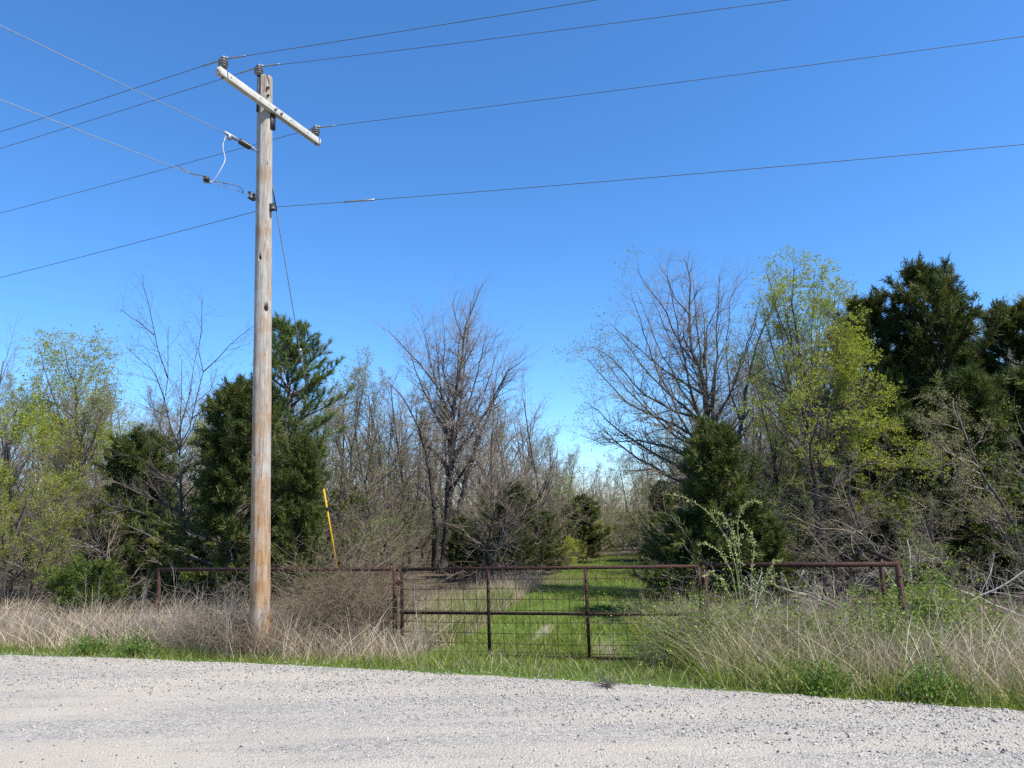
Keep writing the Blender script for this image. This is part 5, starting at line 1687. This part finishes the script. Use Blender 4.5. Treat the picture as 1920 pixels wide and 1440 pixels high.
# mown verge along the road and the lawn of the track
def d_verge(x, v, y):
    left = x < -1.5
    lim = np.where(left, 1.0, 6.0)
    e = 0.30 * waves(x, y, 2.4) + 0.16 * waves(x, y, 8.0) + 0.10
    d = np.where((v > e) & (v < lim), 1.0, 0.0) * np.where(v < 0.25, 0.55, 1.0)
    d = np.where((x > 2.6) & (v > 0.55), 0.35, d)
    d *= np.clip(0.62 + 0.75 * waves(x, y, 1.6), 0.25, 1)
    return d * inside(x, y) * (rng.random(len(x)) > 0.9 * bare(x, y))
x, y, v, P = scatter(rng, 150000, -9.5, 6.5, -0.1, 4.2, d_verge)
N = len(P)
h = (0.05 + 0.15 * rng.random(N) ** 1.6) * np.clip(0.8 + 1.3 * waves(x, y, 3.2), 0.4, 2.0) * np.where(v < 0.3, 0.7, 1.1)
grass_obj('verge_grass', 'short green grass along the road edge and before the gate', P, h, rng.uniform(0.005, 0.010, N), rng.uniform(0, 6.28, N), rng.uniform(0, 0.5, N), rng.uniform(0, 0.7, N), 'grass', 31, 2,
          np.clip(rng.random(N) * 0.85 + 0.3 * waves(x, y, 2.4) + 0.05, 0, 1))
x, y, v, P = scatter(rng, 14000, -9.5, 6.5, -0.05, 4.2, lambda x, v, y: inside(x, y) * np.clip(0.45 + 1.0 * waves(x, y, 2.9), 0.08, 0.9) * np.where(x < -1.5, v < 1.2, 1.0) * np.where(v > 1.0, 0.4, 1.0) * (v > 0.18 + 0.3 * waves(x, y, 2.4)))
N = len(P)
grass_obj('verge_thatch', 'short straw left from last year among the verge grass', P, rng.uniform(0.05, 0.26, N), rng.uniform(0.004, 0.008, N), rng.uniform(0, 6.28, N), rng.uniform(0, 1.2, N), rng.uniform(0, 1.0, N), 'dead_grass', 41, 2, rng.uniform(0.05, 0.9, N))
N = 70000
y = 11 + 27 * rng.random(N) ** 1.5
x = path_x(y) + rng.normal(0, 1.45, N)
k = (off_road(x, y) > 3.6) & (np.abs(x - path_x(y)) < np.interp(y, [18, 28, 38], [2.9, 1.7, 1.2])) & (rng.random(N) < np.clip(0.6 + 1.0 * waves(x, y, 1.3), 0.08, 1) * np.interp(y, [20, 38], [1, 0.5]))
k &= rng.random(N) > 0.9 * bare(x, y)
x, y = x[k], y[k]
N = len(x)
h = (0.06 + 0.16 * rng.random(N) ** 1.5) * np.clip(0.8 + 0.8 * waves(x, y, 1.9), 0.5, 1.7)
grass_obj('track_grass', 'bright green grass covering the track behind the gate', np.stack([x, y, ground_z(x, y) - 0.01], 1), h, rng.uniform(0.009, 0.017, N), rng.uniform(0, 6.28, N), rng.uniform(0, 0.5, N), rng.uniform(0, 0.7, N), 'grass', 32, 2,
          np.clip(rng.random(N) * 0.8 + 0.35 * waves(x, y, 1.7) + 0.12, 0, 1))
# tall dead grass by the pole, as far as the wood
def d_dead(x, v, y):
    s = 0.55 + 0.14 * waves(x, y, 2.5) - 0.25 * np.exp(-((x + 4.0) / 0.9) ** 2)
    d = np.clip((v - s) / 0.5, 0, 1) * np.where(v > 3.5, 0.55, 1.0)
    d *= np.clip(0.75 + 0.6 * waves(x, y, 1.4), 0.3, 1)
    return d * inside(x, y) * (x < -1.35 + 0.25 * waves(x, y, 2)) * (y < 19)
x, y, v, P = scatter(rng, 70000, -14.5, -1.1, 0.3, 7.0, d_dead)
N = len(P)
h = (0.28 + 0.5 * rng.random(N) ** 0.9) * np.clip(0.8 + 0.4 * waves(x, y, 1.0), 0.5, 1.3) * np.clip(0.45 + v * 0.45, 0.45, 1.0)
h *= 1 + 0.6 * np.exp(-((x + 4.0) / 0.8) ** 2)
grass_obj('dead_grass', 'tall straw coloured dead grass around the utility pole', P, h, rng.uniform(0.004, 0.009, N), rng.normal(-0.3, 1.6, N), rng.uniform(0.0, 0.7, N), rng.uniform(0, 0.9, N) ** 1.3, 'dead_grass', 33, 3,
          np.clip(rng.random(N) * 0.65 + 0.35 * waves(x, y, 3.1) + 0.14, 0, 1))
# green undergrowth mixed into the dead grass
x, y, v, P = scatter(rng, 16000, -14, -1.4, 0.6, 4.0, lambda x, v, y: inside(x, y) * np.clip(0.2 + 0.9 * waves(x, y, 1.7), 0, 1))
N = len(P)
grass_obj('under_grass', 'thin green grass growing up through the dead grass', P, rng.uniform(0.12, 0.36, N), rng.uniform(0.005, 0.009, N), rng.uniform(0, 6.28, N), rng.uniform(0, 0.5, N), rng.uniform(0, 0.7, N), 'grass', 34, 2)
# weedy bank on the other side of the gate
def d_weed(x, v, y):
    s = 0.32 + 0.1 * waves(x, y, 3.0)
    return np.clip((v - s) / 0.4, 0, 1) * inside(x, y) * np.clip(0.42 + 1.1 * waves(x, y, 1.9), 0.06, 1) * (x > 2.2 + 0.35 * waves(x, y, 2.5)) * np.where(v > 3.2, 0.6, 1)
x, y, v, P = scatter(rng, 64000, 1.6, 12.5, 0.2, 6.5, d_weed)
N = len(P)
h = (0.30 + 0.68 * rng.random(N)) * np.clip(0.85 + 0.5 * waves(x, y, 1.1), 0.5, 1.35) * np.clip(0.5 + v * 0.5, 0.5, 1.1) * np.interp(x, [3.6, 4.6], [1.0, 0.75])
grass_obj('weedy_grass', 'tangled buff and grey weeds on the bank by the fence corner', P, h, rng.uniform(0.003, 0.0075, N), rng.uniform(0, 6.28, N) + 0.5 * np.sin(x * 2), rng.uniform(0.0, 0.8, N), rng.uniform(0, 1.0, N) ** 1.3, 'dead_grass', 35, 3,
          np.clip(rng.random(N) * 0.5 + 0.3 * waves(x, y, 2.7) + 0.08, 0, 1))
x, y, v, P = scatter(rng, 80000, 1.7, 12.5, 0.15, 6.0, lambda x, v, y: inside(x, y) * np.clip(0.5 - 1.0 * waves(x, y, 1.9), 0.1, 1) * (x > 2.0))
N = len(P)
grass_obj('weedy_green', 'green shoots growing among the weeds by the fence corner', P, rng.uniform(0.15, 0.75, N) * np.clip(0.45 + v * 0.4, 0.4, 1) * np.interp(x, [3.6, 4.6], [1.0, 0.75]), rng.uniform(0.007, 0.015, N), rng.uniform(0, 6.28, N), rng.uniform(0, 0.6, N), rng.uniform(0, 0.9, N), 'grass', 36, 2)
# taller weeds just inside the gate on both sides of the track
N = 15000
y = rng.uniform(12.2, 24, N)
sd = np.where(rng.random(N) < 0.6, -1, 1)
x = path_x(y) + sd * (1.9 + np.abs(rng.normal(0, 0.7, N)))
k = (off_road(x, y) > 3.0) & (rng.random(N) < np.clip(0.5 + 0.9 * waves(x, y, 1.5), 0.05, 1))
x, y = x[k], y[k]
N = len(x)
grass_obj('tall_weeds', 'tall pale weeds fringing the track behind the gate', np.stack([x, y, ground_z(x, y) - 0.01], 1), rng.uniform(0.2, 0.75, N), rng.uniform(0.004, 0.008, N), rng.uniform(0, 6.28, N), rng.uniform(0, 0.5, N), rng.uniform(0, 0.6, N), 'dead_grass', 37, 3)
N = 9000
y = rng.uniform(12.3, 19, N)
x = path_x(y) - 2.0 - np.abs(rng.normal(0, 0.7, N))
k = (off_road(x, y) > 3.2)
x, y = x[k], y[k]
N = len(x)
grass_obj('green_weeds', 'knee high green weeds inside the hinge end of the gate', np.stack([x, y, ground_z(x, y) - 0.01], 1), rng.uniform(0.2, 0.6, N), rng.uniform(0.006, 0.011, N), rng.uniform(0, 6.28, N), rng.uniform(0, 0.4, N), rng.uniform(0, 0.6, N), 'grass', 38, 3)
# long coarse stems standing and lodged in the dead grass
x, y, v, P = scatter(rng, 5200, -13.5, -1.3, 0.6, 4.2, lambda x, v, y: inside(x, y) * np.clip(0.5 + 0.8 * waves(x, y, 1.8), 0.1, 1))
N = len(P)
grass_obj('coarse_stems', 'long coarse bleached stems leaning out of the dead grass', P, rng.uniform(0.45, 1.05, N) * np.clip(0.5 + 0.4 * v, 0.5, 1), rng.uniform(0.007, 0.013, N), rng.uniform(0, 6.28, N), rng.uniform(0.0, 1.0, N) ** 1.5, rng.uniform(0, 0.9, N), 'dead_grass', 39, 3, rng.uniform(0.25, 0.95, N))
x, y, v, P = scatter(rng, 5000, 2.4, 10.0, 0.4, 4.2, lambda x, v, y: inside(x, y) * np.clip(0.5 + 0.8 * waves(x, y, 1.8), 0.1, 1))
N = len(P)
grass_obj('coarse_stems', 'long coarse bleached stems lodged across the weedy bank', P, rng.uniform(0.45, 1.1, N) * np.clip(0.5 + 0.4 * v, 0.5, 1), rng.uniform(0.006, 0.012, N), rng.uniform(0, 6.28, N), rng.uniform(0.0, 1.1, N) ** 1.3, rng.uniform(0, 0.9, N), 'dead_grass', 40, 3, rng.uniform(0.3, 1.0, N))
# a dark uprooted weed lying on the shoulder
tangle('uprooted_weed', 'small dark uprooted weed lying on the gravel shoulder', 'weed', (0.93, float(edge(0.93)) - 0.22, 0.0), 18, 0.06, 0.04, 0.06, 160, 'twig_dark', 0.004, 0.8, 1)
